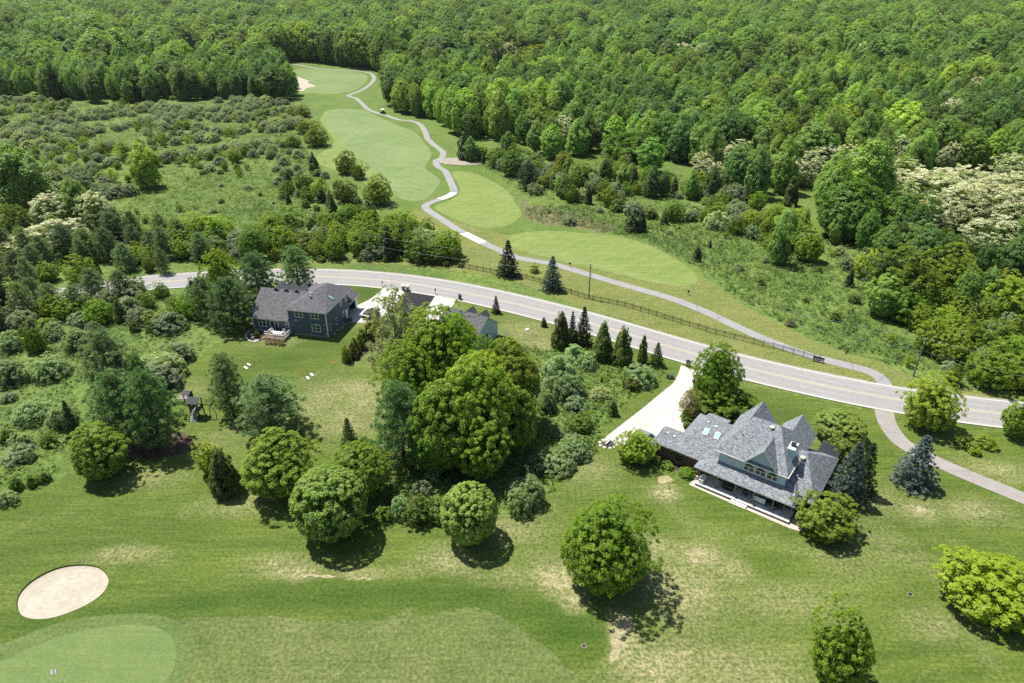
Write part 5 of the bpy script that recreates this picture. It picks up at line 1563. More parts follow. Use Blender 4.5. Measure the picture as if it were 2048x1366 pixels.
# stones along the navy house's side bed
for k, (px, py) in enumerate(((668, 668), (676, 661), (684, 656), (689, 650))):
    thing1('boulder', rock_mesh(40 + k, .55, .5), px, py, ('brown boulder nearest the corner board of the navy house', 'brown boulder second along the navy house side wall', 'flat brown boulder midway along the navy house side wall', 'brown boulder nearest the navy house side door')[k], 'boulder', k, 'boulders beside the navy house')
for k, (px, py) in enumerate(((503.5, 669.5), (507, 676), (513, 681))):
    thing1('bed_stone', rock_mesh(50 + k, .5, .45, mat='pstone'), px, py, ('pale flat stone at the back of the curved bed', 'pale flat stone in the middle of the curved bed', 'pale flat stone beside the deck steps')[k], 'stone', k, 'pale stones in the curved bed')
# rust tufts of ornamental grass in front of the deck
for k, px in enumerate((537, 547, 556, 565)):
    P = G(px, 688 + k * .8)
    plant_at('tuft', PROTO['tuft'][0], 'ornamental_grass', ('rust-coloured grass clump below the deck, next to the steps', 'rust-coloured grass clump, second along the deck front', 'rust-coloured grass clump, third along the deck front', 'rust-coloured grass clump at the far corner of the deck')[k], 'ornamental grass', P, .9, 1.2, group='grass clumps below the deck', parts=False)
plant('bush', 'bush', 'rounded green bush beside the steps of the white-railed deck', 'bush', 513, 675, 11, 660, (1.2, 1.2, .8))

def in_house(HO, name, loc, rz, lab, cat, group=None):
    mw = Matrix.Translation(HO.location) @ Matrix.Rotation(HO.rotation_euler.z, 4, 'Z')
    p = mw @ Vector(loc)
    return empty(name, p, HO.rotation_euler.z + rz, lab, cat, group)
def table(HO, loc, rz, lab, w=1.5, d=.9, h=.72, mt='white'):
    e = in_house(HO, 'patio_table', loc, rz, lab, 'table')
    MB().box(-w / 2, w / 2, -d / 2, d / 2, h - .05, h).build('tabletop', M[mt], e)
    for x in (-w / 2 + .08, w / 2 - .08):
        for y in (-d / 2 + .08, d / 2 - .08): MB().box(x - .03, x + .03, y - .03, y + .03, 0, h - .05).build('leg', M[mt], e)
def chair(HO, loc, rz, lab, mt='dgrey', group='patio chairs'):
    e = in_house(HO, 'patio_chair', loc, rz, lab, 'chair', group)
    MB().box(-.28, .28, -.28, .28, .38, .44).build('seat', M[mt], e)
    MB().hexa([(-.28, .24, .44), (.28, .24, .44), (.28, .29, .44), (-.28, .29, .44), (-.28, .36, 1.0), (.28, .36, 1.0), (.28, .41, 1.0), (-.28, .41, 1.0)]).build('backrest', M[mt], e)
    for x in (-.25, .25):
        for y in (-.25, .25): MB().box(x - .025, x + .025, y - .025, y + .025, 0, .38).build('leg', M[mt], e)
        MB().box(x - .04, x + .04, -.25, .26, .62, .66).build('armrest', M[mt], e)
table(BH, (-10.0, -1.9, .42), 0, 'white patio table in the middle of the railed deck', 1.9, 1.0)
for k, (x, y, rz) in enumerate(((-11.6, -1.2, .6), (-11.0, -.6, -.3), (-9.3, -.9, .1), (-8.5, -.7, -.5))):
    chair(BH, (x, y, .42), rz, ('white cushioned chair at the stair end of the deck', 'dark chair by the sliding door on the deck', 'pale chair behind the white deck table', 'dark round-backed chair at the far end of the deck')[k], ('white', 'dgrey', 'white', 'dgrey')[k], 'chairs on the railed deck')
# porch furniture of the grey-roofed house
e = in_house(GH, 'storage_bench', (.55, .95, .4), 0, 'white storage chest at the open end of the long porch', 'chest')
MB().box(-.3, .3, -.7, .7, 0, .6).build('body', M['white'], e); MB().box(-.34, .34, -.74, .74, .6, .68).build('lid', M['white'], e)
e = in_house(GH, 'hot_tub', (4.05, 1.75, .4), 0, 'black covered box under the long porch', 'hot tub')  # plain black box with a cover, its purpose unknown
MB().box(-.75, .75, -.6, .6, 0, .62).build('cabinet', M['black'], e); MB().box(-.79, .79, -.64, .64, .62, .72).build('cover', M['dgrey'], e)
e = in_house(GH, 'porch_sofa', (8.6, 1.6, .4), 0, 'grey-white slatted porch sofa facing the lawn', 'sofa')
MB().box(-.85, .85, -.35, .35, .2, .42).build('seat', M['grey'], e); MB().box(-.85, .85, -.46, -.36, .2, .95).build('backrest', M['white'], e)
for x in (-.88, .82): MB().box(x, x + .08, -.35, .35, 0, .62).build('armrest', M['grey'], e)
table(GH, (10.2, 1.5, .4), 0, 'dark table near the end of the long porch', 1.6, .9, .72, 'black')
chair(GH, (6.5, 1.6, .4), 2.8, 'dark chair behind the porch steps', 'dgrey', 'porch chairs'); chair(GH, (11.3, 1.6, .4), 1.4, 'dark chair at the end of the porch table', 'dgrey', 'porch chairs')
for k, (x, y) in enumerate(((5.65, .35), (8.25, .25))):
    e = in_house(GH, 'flower_pot', (x, y, .4), 0, ('black flower pot at the top of the porch steps', 'small black flower pot in front of the porch sofa')[k], 'flower pot')
    MB().lathe([(.11, 0), (.17, .32), (.14, .32), (0, .28)], 10).build('pot', M['black'], e)
    f = put('foliage', PROTO['herb'][k]['crown'], e, (0, 0, .28)); f.scale = (.4, .4, .5)
# green hose reel and box at the navy house's side
e = in_house(BH, 'storage_bin', (1.1, 7.9, 0), .2, 'teal plastic storage bin beside the side door', 'bin')
MB().hexa([(-.45, -.3, 0), (.45, -.3, 0), (.45, .3, 0), (-.45, .3, 0), (-.5, -.35, .6), (.5, -.35, .6), (.5, .35, .6), (-.5, .35, .6)]).build('body', M['teal'], e); MB().box(-.54, .54, -.39, .39, .6, .7).build('lid', M['hosegreen'], e)
e = in_house(BH, 'garden_hose', (.9, 5.9, .03), 0, 'coiled green garden hose on the grass by the navy wall', 'hose')
MB().tube([((.5 - .002 * i) * math.cos(i * .42), (.5 - .002 * i) * math.sin(i * .42), .02 + .0012 * i) for i in range(75)], .02, 5).build('coil', M['teal'], e)

# ------------------------------------------------------------------ the plants one can point at
T1 = (1, 1, 1)
HERO = [
 # kind, name, label, category, cx, base_y, width, top_y, tint
 ('maple', 'maple_tree', 'round dark-bottomed maple alone on the lawn beyond the near bunker', 'tree', 192, 960, 112, 838, T1),
 ('arbor', 'shrub_tree', 'dense dark green egg-shaped shrub tree beside the pale loose bush', 'tree', 443, 984, 64, 895, (.8, .9, .8)),
 ('light', 'loose_bush', 'pale yellow-green loose bush behind the dark egg-shaped shrub', 'bush', 417, 950, 62, 872, (1.35, 1.2, 1.0)),
 ('maple', 'maple_tree', 'broad bright-topped maple between the egg-shaped shrub and the paler maple', 'tree', 551, 992, 150, 850, (1.25, 1.2, 1.1)),
 ('globe', 'maple_tree', 'big pale-topped maple in the front of the curved row of maples', 'tree', 657, 1076, 146, 928, (1.1, 1.08, .95)),
 ('maple', 'maple_tree', 'maple partly hidden behind the big pale-topped maple', 'tree', 722, 1000, 112, 880, (1.1, 1.1, 1)),
 ('globe', 'globe_maple', 'neat globe-shaped maple standing alone before the thicket', 'tree', 938, 1086, 114, 962, (1.15, 1.1, 1)),
 ('oak', 'oak_tree', 'large olive-green oak with bronze tips alone on the dry lawn', 'tree', 1213, 1176, 196, 970, (.82, 1.06, .95)),
 ('light', 'young_tree', 'bushy mid-green tree at the bottom edge of the lawn', 'tree', 1692, 1372, 138, 1188, (.8, .92, .8)),
 ('gold', 'golden_maple', 'bright yellow-green maple cut by the photo edge on the open lawn', 'tree', 1992, 1222, 195, 1088, T1),
 ('light', 'porch_maple', 'airy light green maple at the end of the long porch', 'tree', 1656, 1072, 128, 970, T1),
 ('blue', 'blue_spruce', 'silver-blue spruce standing alone beside the curved path', 'spruce', 1842, 966, 88, 872, (1.1, 1.1, 1.15)),
 ('blue', 'blue_spruce', 'silver-blue spruce pressed against the end of the porch house', 'spruce', 1706, 1000, 82, 884, T1),
 ('spruce', 'spruce_tree', 'dark green spruce tucked behind the blue spruce at the porch house', 'spruce', 1736, 985, 60, 885, (1.2, 1.3, 1)),
 ('globe', 'trimmed_shrub', 'wide trimmed pale-topped shrub between porch house and road', 'shrub', 1682, 880, 98, 816, (1.15, 1.1, 1)),
 ('bush', 'viburnum_bush', 'loose bright green bush in front of the wide trimmed shrub', 'bush', 1695, 906, 92, 852, (1.15, 1.1, .9)),
 ('light', 'roadside_maple', 'light green maple hiding part of the road near the path crossing', 'tree', 1872, 862, 112, 734, (1.1, 1.05, 1)),
 ('light', 'roadside_maple', 'roadside maple cut off by the photo edge beyond the yellow bushes', 'tree', 2044, 878, 70, 782, (1, 1, 1)),
 ('bush', 'golden_bush', 'small yellow-green bush nearest the roadside maple trunk', 'bush', 1928, 892, 34, 868, (1.4, 1.25, .7)),
 ('bush', 'golden_bush', 'small yellow-green bush in the middle of the three by the road', 'bush', 1951, 906, 30, 884, (1.45, 1.3, .7)),
 ('bush', 'golden_bush', 'bright yellow-green bush, the largest of the three by the road', 'bush', 1975, 892, 44, 866, (1.5, 1.3, .7)),
 ('oak', 'lobed_tree', 'tall irregular tree between the driveway and the road', 'tree', 1437, 812, 104, 672, (.85, 1.05, .9)),
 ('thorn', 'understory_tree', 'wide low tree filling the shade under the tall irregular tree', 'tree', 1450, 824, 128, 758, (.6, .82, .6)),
 ('sparse', 'bare_tree', 'nearly leafless small tree in the bed beside the driveway', 'tree', 1381, 832, 46, 775, (.8, .7, .6)),
 ('bush', 'bed_shrub', 'low green shrub under the nearly leafless tree', 'shrub', 1376, 838, 34, 818, (.8, .85, .6)),
 ('globe', 'clipped_shrub', 'small clipped round shrub at the garage corner bed', 'shrub', 1374, 858, 16, 842, (.6, .75, .5)),
 ('light', 'garage_tree', 'light green young tree at the brick garage end', 'tree', 1274, 926, 86, 845, (.95, 1.05, .9)),
 ('bush', 'wall_shrub', 'bright green shrub against the brick wall, nearer the garage tree', 'shrub', 1336, 934, 28, 918, (1, 1.2, .7)),
 ('bush', 'wall_shrub', 'bright green shrub against the brick wall beside the porch', 'shrub', 1374, 952, 36, 930, (.95, 1.2, .7)),
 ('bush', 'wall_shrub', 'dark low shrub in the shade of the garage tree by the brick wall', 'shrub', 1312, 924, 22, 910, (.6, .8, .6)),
 ('cedar', 'small_cedar', 'small dark rounded tree on the mown strip by the wide driveway', 'tree', 1226, 829, 22, 799, (1.1, 1.4, 1)),
 # central group of tall trees
 ('sparse', 'budding_tree', 'tall thinly leafed tree with pale buds above the navy house drive', 'tree', 790, 765, 124, 570, T1),
 ('oak', 'spreading_oak', 'spreading yellow-green oak hiding the blue-grey house roof', 'tree', 872, 775, 200, 598, (1.1, 1.38, 1.1)),
 ('oak', 'spreading_oak', 'lower spreading oak between the budding tree and the big dark maple', 'tree', 822, 838, 136, 668, (1.0, 1.25, 1.0)),
 ('oak', 'spreading_oak', 'yellow-green oak at the road end of the central group, over the house wall', 'tree', 918, 800, 104, 622, (1.0, 1.25, 1.0)),
 ('light', 'thin_tree', 'light green tree top in front of the blue-grey house roof', 'tree', 906, 786, 84, 606, (.9, 1.0, .9)),
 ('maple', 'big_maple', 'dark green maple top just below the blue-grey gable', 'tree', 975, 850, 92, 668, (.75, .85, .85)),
 ('maple', 'big_maple', 'big bright green maple in the front of the central group, beside the pine', 'tree', 892, 948, 150, 748, (1.05, 1.12, 1.0)),
 ('maple', 'big_maple', 'tallest bright green maple in the middle of the central group', 'tree', 952, 930, 150, 704, (1.15, 1.15, 1.05)),
 ('maple', 'big_maple', 'low bright green maple at the thicket foot of the central group', 'tree', 958, 962, 124, 800, (1.0, 1.05, .95)),
 ('maple', 'big_maple', 'tall bright maple on the road side of the central group', 'tree', 1022, 862, 132, 672, (1.2, 1.15, 1)),
 ('maple', 'big_maple', 'yellow-tipped maple wedged between the two tallest maples', 'tree', 970, 880, 130, 700, (1.4, 1.3, 1)),
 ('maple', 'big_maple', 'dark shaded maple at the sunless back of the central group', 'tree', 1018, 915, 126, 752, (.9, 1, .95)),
 ('pine', 'white_pine', 'soft grey-green pine at the lawn edge of the central group', 'pine', 800, 928, 138, 760, (.9, 1.05, .85)),
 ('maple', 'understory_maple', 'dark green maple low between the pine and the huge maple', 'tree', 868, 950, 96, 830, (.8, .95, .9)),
 ('spruce', 'young_spruce', 'young green spruce on the lawn near the central group', 'spruce', 696, 892, 40, 836, (2.0, 2.2, 1.4)),
 ('bush', 'young_bush', 'small green bush beside the young lawn spruce', 'bush', 727, 896, 26, 868, (.9, 1, .8)),
 # conifers along the road
 ('arbor', 'arborvitae', 'olive-green arborvitae first in the roadside evergreen row', 'arborvitae', 1122, 694, 40, 620, (.85, .9, .8)),
 ('spruce', 'roadside_spruce', 'slim dark spruce between two wider evergreens by the road', 'spruce', 1145, 690, 28, 622, T1),
 ('spruce', 'roadside_spruce', 'tall dark spruce on the kerb side of the evergreen row', 'spruce', 1168, 690, 42, 613, (.95, .95, 1)),
 ('arbor', 'arborvitae', 'broad light green arborvitae after the tall dark spruce', 'arborvitae', 1207, 718, 44, 640, (1, 1.1, .9)),
 ('arbor', 'arborvitae', 'broad light green arborvitae in the middle of the roadside row', 'arborvitae', 1247, 728, 44, 650, (1, 1.1, .9)),
 ('arbor', 'arborvitae', 'narrow light green arborvitae near the end of the roadside row', 'arborvitae', 1287, 728, 22, 667, (1.05, 1.1, .9)),
 ('spruce', 'young_spruce', 'small yellow-green spruce ending the roadside evergreen row', 'spruce', 1315, 731, 34, 685, (2.2, 2.1, 1.2)),
 ('spruce', 'field_spruce', 'dark conical spruce between fence and golf path', 'spruce', 1016, 551, 50, 480, (.8, .8, 1)),
 ('blue', 'blue_spruce', 'blue-green spruce at the picket fence near the utility pole', 'spruce', 1105, 580, 46, 512, (.75, .88, .8)),
 ('bush', 'flowering_bush', 'pale yellowish bush between the two spruces by the golf path', 'bush', 1069, 544, 20, 521, (1.9, 1.6, 1.4)),
 ('spruce', 'young_spruce', 'small dark spruce alone on the lawn at the road bend', 'spruce', 992, 626, 20, 591, (1.2, 1.2, 1)),
 ('cedar', 'small_cedar', 'tiny dark cedar by the kerb before the evergreen row', 'cedar', 1088, 653, 13, 634, T1),
 # navy house trees
 ('pine', 'white_pine', 'lone pine standing between the navy house and the road', 'pine', 592, 574, 68, 492, (.85, 1.05, .85)),
 ('oak', 'oak_tree', 'yellow-green oak among the pines beside the navy house', 'tree', 440, 600, 88, 492, (.85, 1, .8)),
 ('pine', 'white_pine', 'dark full pine nearest the navy house gable end', 'pine', 512, 612, 96, 500, (.7, .9, .75)),
 ('pine', 'white_pine', 'shaded pine low behind the navy house lawn edge', 'pine', 458, 655, 96, 552, (.7, .85, .7)),
 ('pine', 'white_pine', 'small pine between the oak and the shrub belt', 'pine', 406, 640, 66, 552, (.8, .95, .75)),
 ('pine', 'white_pine', 'grey-green pine on the lawn, taller of the two near the play tower', 'pine', 452, 832, 84, 704, (1.05, 1.1, 1.05)),
 ('pine', 'white_pine', 'broad grey-green pine on the lawn before the bright maple', 'pine', 538, 866, 138, 752, (1.05, 1.1, 1.05)),
 ('pine', 'white_pine', 'grey pine at the back of the dark pine cluster by the play tower', 'pine', 212, 800, 112, 655, (.95, 1, 1)),
 ('pine', 'white_pine', 'dark pine in the front of the cluster beside the play tower', 'pine', 298, 895, 124, 735, (.8, .95, .75)),
 ('pine', 'white_pine', 'dark pine on the meadow side of the cluster', 'pine', 235, 882, 128, 738, (.8, .95, .8)),
 ('spruce', 'brown_spruce', 'brownish narrow spruce between the grey pine and the dark pine', 'spruce', 243, 800, 44, 706, (1.6, 1.15, 1.1)),
 ('pine', 'white_pine', 'small upright pine at the play tower side of the cluster', 'pine', 278, 800, 60, 705, (.9, 1.05, .8)),
 ('spruce', 'young_spruce', 'narrow dark spruce by the round lawn maple', 'spruce', 139, 880, 40, 800, (1.1, 1.1, .9)),
 ('thorn', 'yellowish_tree', 'small rounded yellow-green tree in the open meadow of olive shrubs', 'tree', 64, 702, 56, 637, (.85, .95, .8)),
 # fairway thorn trees
 ('thorn', 'thorn_tree', 'round thorn tree with clear trunk standing nearest the fairway bend', 'tree', 754, 408, 60, 344, (.8, .85, .7)),
 ('thorn', 'thorn_tree', 'dark thorn tree on the turf beside its smaller twin', 'tree', 690, 347, 46, 299, (.75, .8, .7)),
 ('thorn', 'thorn_tree', 'small dark thorn tree close behind its larger twin', 'tree', 716, 358, 36, 318, (.7, .75, .7)),
 ('thorn', 'thorn_tree', 'thorn tree with shadow at the fairway edge farthest along', 'tree', 631, 292, 50, 246, (.85, .9, .7)),
 ('thorn', 'thorn_tree', 'pair-forming thorn tree behind the shadowed one', 'tree', 612, 266, 48, 236, (.8, .85, .7)),
 ('thorn', 'thorn_tree', 'broad low thorn tree at the meadow side of the group', 'tree', 583, 295, 46, 262, (.75, .8, .7)),
 ('thorn', 'thorn_tree', 'thorn tree high in the meadow near the far green', 'tree', 604, 234, 34, 208, (.8, .85, .7)),
 ('thorn', 'thorn_tree', 'dark thorn tree between meadow and hedge, below the twins', 'tree', 690, 404, 50, 357, (.65, .7, .65)),
 ('cedar', 'field_cedar', 'dark cedar at the near end of the thorn trees', 'cedar', 738, 440, 34, 398, (.9, 1, .9)),
 # meadow poplars
 ('poplar', 'meadow_tree', 'lone tall tree with yellow-green foliage in the shrub meadow', 'tree', 284, 376, 56, 281, (1.35, 1.25, 1)),
 ('poplar', 'edge_poplar', 'big bright poplar at the meadow edge cut by the photo edge', 'tree', 30, 425, 110, 282, (1.15, 1.15, 1)),
 ('poplar', 'edge_poplar', 'bright poplar behind the pale blossom by the meadow', 'tree', 152, 452, 66, 352, (1.1, 1.15, .9)),
 ('locust', 'blossom_tree', 'cream-blossomed tree low at the meadow edge beside the bright poplar', 'tree', 95, 455, 96, 378, T1),
 ('locust', 'blossom_tree', 'cream-blossomed tree hugging the bright poplar', 'tree', 196, 464, 78, 376, T1),
 ('locust', 'blossom_tree', 'pale flowering tree spreading in front of the meadow blossom trees', 'tree', 92, 500, 150, 432, (1.1, 1.1, 1)),
 ('oak', 'olive_tree', 'brownish green tree behind the flowering trees at the meadow edge', 'tree', 25, 470, 70, 405, (.75, .88, .8)),
 ('poplar', 'field_poplar', 'slim upright poplar standing in the overgrown meadow', 'tree', 1564, 528, 48, 424, (1.0, 1.05, .9)),
 ('light', 'field_tree', 'yellow-green tree next to the slim meadow poplar', 'tree', 1622, 522, 64, 442, (1.15, 1.05, .8)),
 ('thorn', 'leaning_willow', 'broad olive-brown tree with wiry crown at the meadow edge', 'tree', 1815, 610, 130, 486, (.8, .92, .8)),
 ('thorn', 'leaning_willow', 'olive-brown tree behind the broad wiry one', 'tree', 1905, 585, 110, 486, (.75, .88, .75)),
 ('cedar', 'field_cedar', 'pair of dark cedars in the meadow, the bushier one', 'cedar', 1266, 463, 32, 425, (.8, .85, .8)),
 ('cedar', 'field_cedar', 'slim dark cedar next to the bushier one in the meadow', 'cedar', 1284, 463, 22, 420, (.6, .65, .7)),
 ('cedar', 'wood_cedar', 'dark column-shaped evergreen by the dry reeds at the path', 'cedar', 930, 318, 34, 262, (.7, .9, .9)),
 ('pine', 'field_pine', 'very dark pine among the pale shrubs beyond the path', 'pine', 1058, 378, 54, 325, (.35, .42, .5)),
 ('round', 'wood_tree', 'dark rounded tree before the thicket beside the very dark pine', 'tree', 1022, 352, 46, 296, (.9, .95, .8)),
 ('oak', 'willow_tree', 'round yellow-brown tree rising from the pale shrubs', 'tree', 1128, 356, 46, 300, (.9, .85, .9)),
 ('round', 'wood_tree', 'bright conical tree at the wood edge above the pale shrubs', 'tree', 1226, 305, 52, 228, (1.3, 1.3, .9)),
 ('round', 'wood_tree', 'dark tree in two lobes at the wood edge', 'tree', 1302, 345, 60, 272, (.85, .95, .9)),
 ('round', 'wood_tree', 'dark green round tree before the pale blossom mass', 'tree', 1818, 480, 100, 365, (.8, .95, .7)),
 ('round', 'wood_tree', 'broad deep green tree beside the round dark one', 'tree', 1700, 475, 120, 350, (.75, .95, .7)),
 ('poplar', 'wood_poplar', 'soft green poplar rising before the locust blossom', 'tree', 1745, 420, 100, 270, (1.2, 1.2, 1.2)),
]
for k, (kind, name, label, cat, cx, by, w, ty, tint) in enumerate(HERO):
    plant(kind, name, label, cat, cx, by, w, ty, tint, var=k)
BLOSSOM = [(1890, 440, 150, 330), (1800, 405, 100, 318), (1965, 460, 140, 360), (2030, 470, 110, 375), (1935, 410, 110, 322), (1865, 470, 120, 385), (1990, 505, 120, 420), (1700, 362, 80, 290), (1650, 350, 76, 285), (1610, 372, 70, 300), (1890, 268, 70, 192), (1925, 300, 80, 224), (1470, 340, 70, 275), (1410, 360, 60, 305), (2035, 370, 90, 305), (1440, 372, 44, 322), (1560, 372, 60, 310), (2005, 420, 90, 335), (1845, 425, 110, 335), (1915, 455, 120, 352), (1960, 425, 110, 338), (2040, 430, 110, 345), (1680, 378, 74, 312), (1530, 362, 56, 300)]
BTXT = ('largest cream-blossomed locust in the pale mass', 'cream locust at the back of the pale mass by the soft poplar', 'cream locust at the front of the pale mass', 'cream locust cut by the photo edge in the pale mass', 'cream locust highest in the pale mass', 'cream locust low behind the round dark green tree', 'grey-twigged cream locust at the foot of the pale mass', 'cream locust beside the soft green poplar', 'cream locust in the middle of the small blossom row', 'cream locust first in the small blossom row', 'pale blossoming tree deep in the wood', 'pale blossoming tree deep in the wood, the lower one', 'small yellowish locust at the wood edge', 'small cream locust before the wood edge', 'cream locust half hidden by the photo edge', 'tiny cream locust among the pale shrubs', 'thin cream locust between yellowish and row locusts', 'cream locust between the pale mass and the wood', 'cream locust just behind the round dark green tree', 'cream locust in the very middle of the pale mass', 'cream locust under the highest one of the pale mass', 'cream locust second from the photo edge in the pale mass', 'cream locust last in the small blossom row, by the soft poplar', 'cream locust between the wood-edge locusts and the blossom row')
for k, (cx, by, w, ty) in enumerate(BLOSSOM):
    plant('locust', 'locust_tree', BTXT[k], 'tree', cx, by, w, ty, (1, 1, 1), var=k, group='blossoming locust trees')
# shrubs of the neglected strip and the belts beside the lawns
SHRUB = [
 ('olive', 1118, 752, 72, 700, 'grey-green shrub mound behind the evergreen row'), ('olive', 1150, 722, 50, 684, 'grey-green shrub in front of the slim roadside spruce'), ('olive', 1176, 735, 40, 702, 'dull shrub at the foot of the tall roadside spruce'),
 ('olive', 1108, 792, 60, 742, 'olive shrub at the edge of the central maples'), ('olive', 1142, 790, 60, 742, 'pale olive shrub in the middle of the neglected strip'), ('olive', 1284, 765, 62, 724, 'olive shrub below the end of the evergreen row'),
 ('olive', 1095, 820, 44, 772, 'olive shrub against the dark maple'), ('bush', 1160, 862, 46, 826, 'dome-shaped yellow-green shrub near the driveway strip'), ('olive', 1150, 910, 66, 868, 'pale olive shrub nearest the driveway corner'),
 ('olive', 1118, 938, 74, 892, 'pale olive shrub at the tip of the neglected strip'), ('olive', 1062, 1005, 62, 944, 'silvery shrub at the lawn edge behind the globe maple'), ('olive', 1040, 1025, 50, 975, 'low silvery shrub beside the globe maple'),
 ('bush', 840, 1038, 70, 985, 'green thicket shrub beside the pale-topped maple'), ('bush', 880, 1035, 60, 990, 'green thicket shrub behind the globe maple'), ('olive', 800, 1030, 44, 985, 'shaded shrub at the foot of the pale-topped maple'),
 ('olive', 862, 962, 36, 932, 'grey shrub alone in the shade under the big maples'), ('bush', 765, 1040, 40, 1005, 'pale leafy shrub at the lawn edge by the maples'), ('bush', 920, 1010, 60, 980, 'low green shrub in the shade of the thicket'),
 ('olive', 100, 752, 74, 702, 'large pale olive shrub in the meadow near the yellow-green tree'), ('olive', 14, 765, 70, 712, 'olive shrub at the photo edge in the meadow'), ('olive', 16, 700, 50, 660, 'olive shrub at the photo edge nearer the pines'),
 ('olive', 55, 838, 74, 792, 'lone olive shrub in the rough meadow grass'), ('olive', 150, 700, 60, 650, 'pale shrub in the belt behind the yellow-green tree'), ('olive', 120, 850, 60, 800, 'dull shrub by the narrow dark spruce'),
 ('olive', 42, 895, 44, 858, 'small pale shrub below the lone olive shrub'), ('bush', 95, 890, 36, 860, 'green bush beside the narrow spruce'), ('bush', 10, 880, 36, 845, 'green bush at the photo edge below the olive shrubs'),
 ('bush', 30, 978, 30, 950, 'small bush at the lawn margin by the photo edge'), ('bush', 60, 972, 26, 945, 'small bush second along the lawn margin'), ('bush', 84, 962, 26, 935, 'small bush third along the lawn margin'),
 ('olive', 10, 1005, 40, 975, 'grey bush where lawn meets meadow'),
]
for k, (kind, cx, by, w, ty, lab) in enumerate(SHRUB):
    plant(kind, 'shrub', lab, 'shrub', cx, by, w, ty, (1.1, 1.2, .95) if kind == 'olive' else (.9, 1, .85), var=k)
for k in range(9):                                  # hedge of young arborvitae along the mulch bed
    t = k / 8
    cx, by = 692 + 62 * t + (4 if k % 2 else 0), 724 - 70 * t
    plant('arbor' if k % 3 else 'bush', 'hedge_shrub', ('yellow-green hedge shrub at the lawn end of the mulch bed', 'hedge shrub second in the mulch bed row', 'hedge shrub third in the mulch bed row', 'hedge shrub fourth in the mulch bed row', 'middle hedge shrub of the mulch bed row', 'hedge shrub just past the middle of the mulch bed', 'hedge shrub seventh in the mulch bed row', 'hedge shrub next to the last in the mulch bed row', 'hedge shrub at the driveway end of the mulch bed')[k], 'shrub', cx, by, 24, by - 34, (1.45, 1.3, .9), var=k, group='hedge shrubs in the mulch bed')

# ------------------------------------------------------------------ woods, thickets and meadow cover
MARKS = [((700, 160), 'by the far green'), ((600, 165), 'beside the far sand bunker'), ((766, 215), 'near the golf cart'), ((860, 270), "at the fairway's upper bend"), ((930, 310), 'by the dry reeds'), ((1035, 145), 'at the small far clearing'),
         ((1060, 370), 'near the very dark pine'), ((1128, 350), 'by the yellow-brown round tree'), ((1226, 300), 'by the bright conical tree'), ((1310, 345), 'by the two-lobed dark tree'), ((1275, 460), 'near the two meadow cedars'), ((1440, 350), 'near the small wood-edge locusts'),
         ((1564, 525), 'near the slim meadow poplar'), ((1660, 350), 'around the small blossom row'), ((1900, 430), 'around the pale locust mass'), ((1905, 280), 'by the deep-wood blossom trees'), ((1815, 600), 'by the wiry olive tree'), ((1830, 750), 'behind the leaning roadside pole'), ((2000, 720), 'beyond the road opposite the roadside maples'),
         ((1600, 650), 'in the open overgrown meadow'), ((1420, 560), 'below the approach green'), ((284, 370), 'around the lone meadow tree'), ((100, 470), 'near the meadow-edge blossom trees'), ((620, 280), 'by the fairway thorn trees'), ((740, 430), 'by the thorn tree at the fairway bend'), ((480, 300), 'in the middle of the shrub meadow'),
         ((450, 200), 'at the far side of the shrub meadow'), ((200, 210), 'at the far corner of the shrub meadow'), ((200, 560), 'in the pine belt over the road'), ((100, 620), 'where the road enters the pines'), ((300, 650), 'in the shrub belt by the navy house lawn'), ((150, 760), 'by the grey pine cluster'), ((60, 700), 'around the yellow-green meadow tree'), ((500, 490), 'in the roadside hedge near the navy house'),
         ((650, 500), 'in the roadside hedge by the thin pole'), ((860, 500), 'at the fence end of the roadside hedge'), ((350, 470), 'between meadow and pine belt'), ((1350, 230), 'in the wood above the pale shrubs'), ((1650, 220), 'in the deep wood above the blossom row'), ((1150, 200), 'in the wood beyond the poplars'), ((900, 230), 'among the poplars beside the path'), ((300, 120), 'in the far wood above the shrub meadow')]
MARK_P = np.array([list(G(*m[0]))[:2] for m in MARKS])
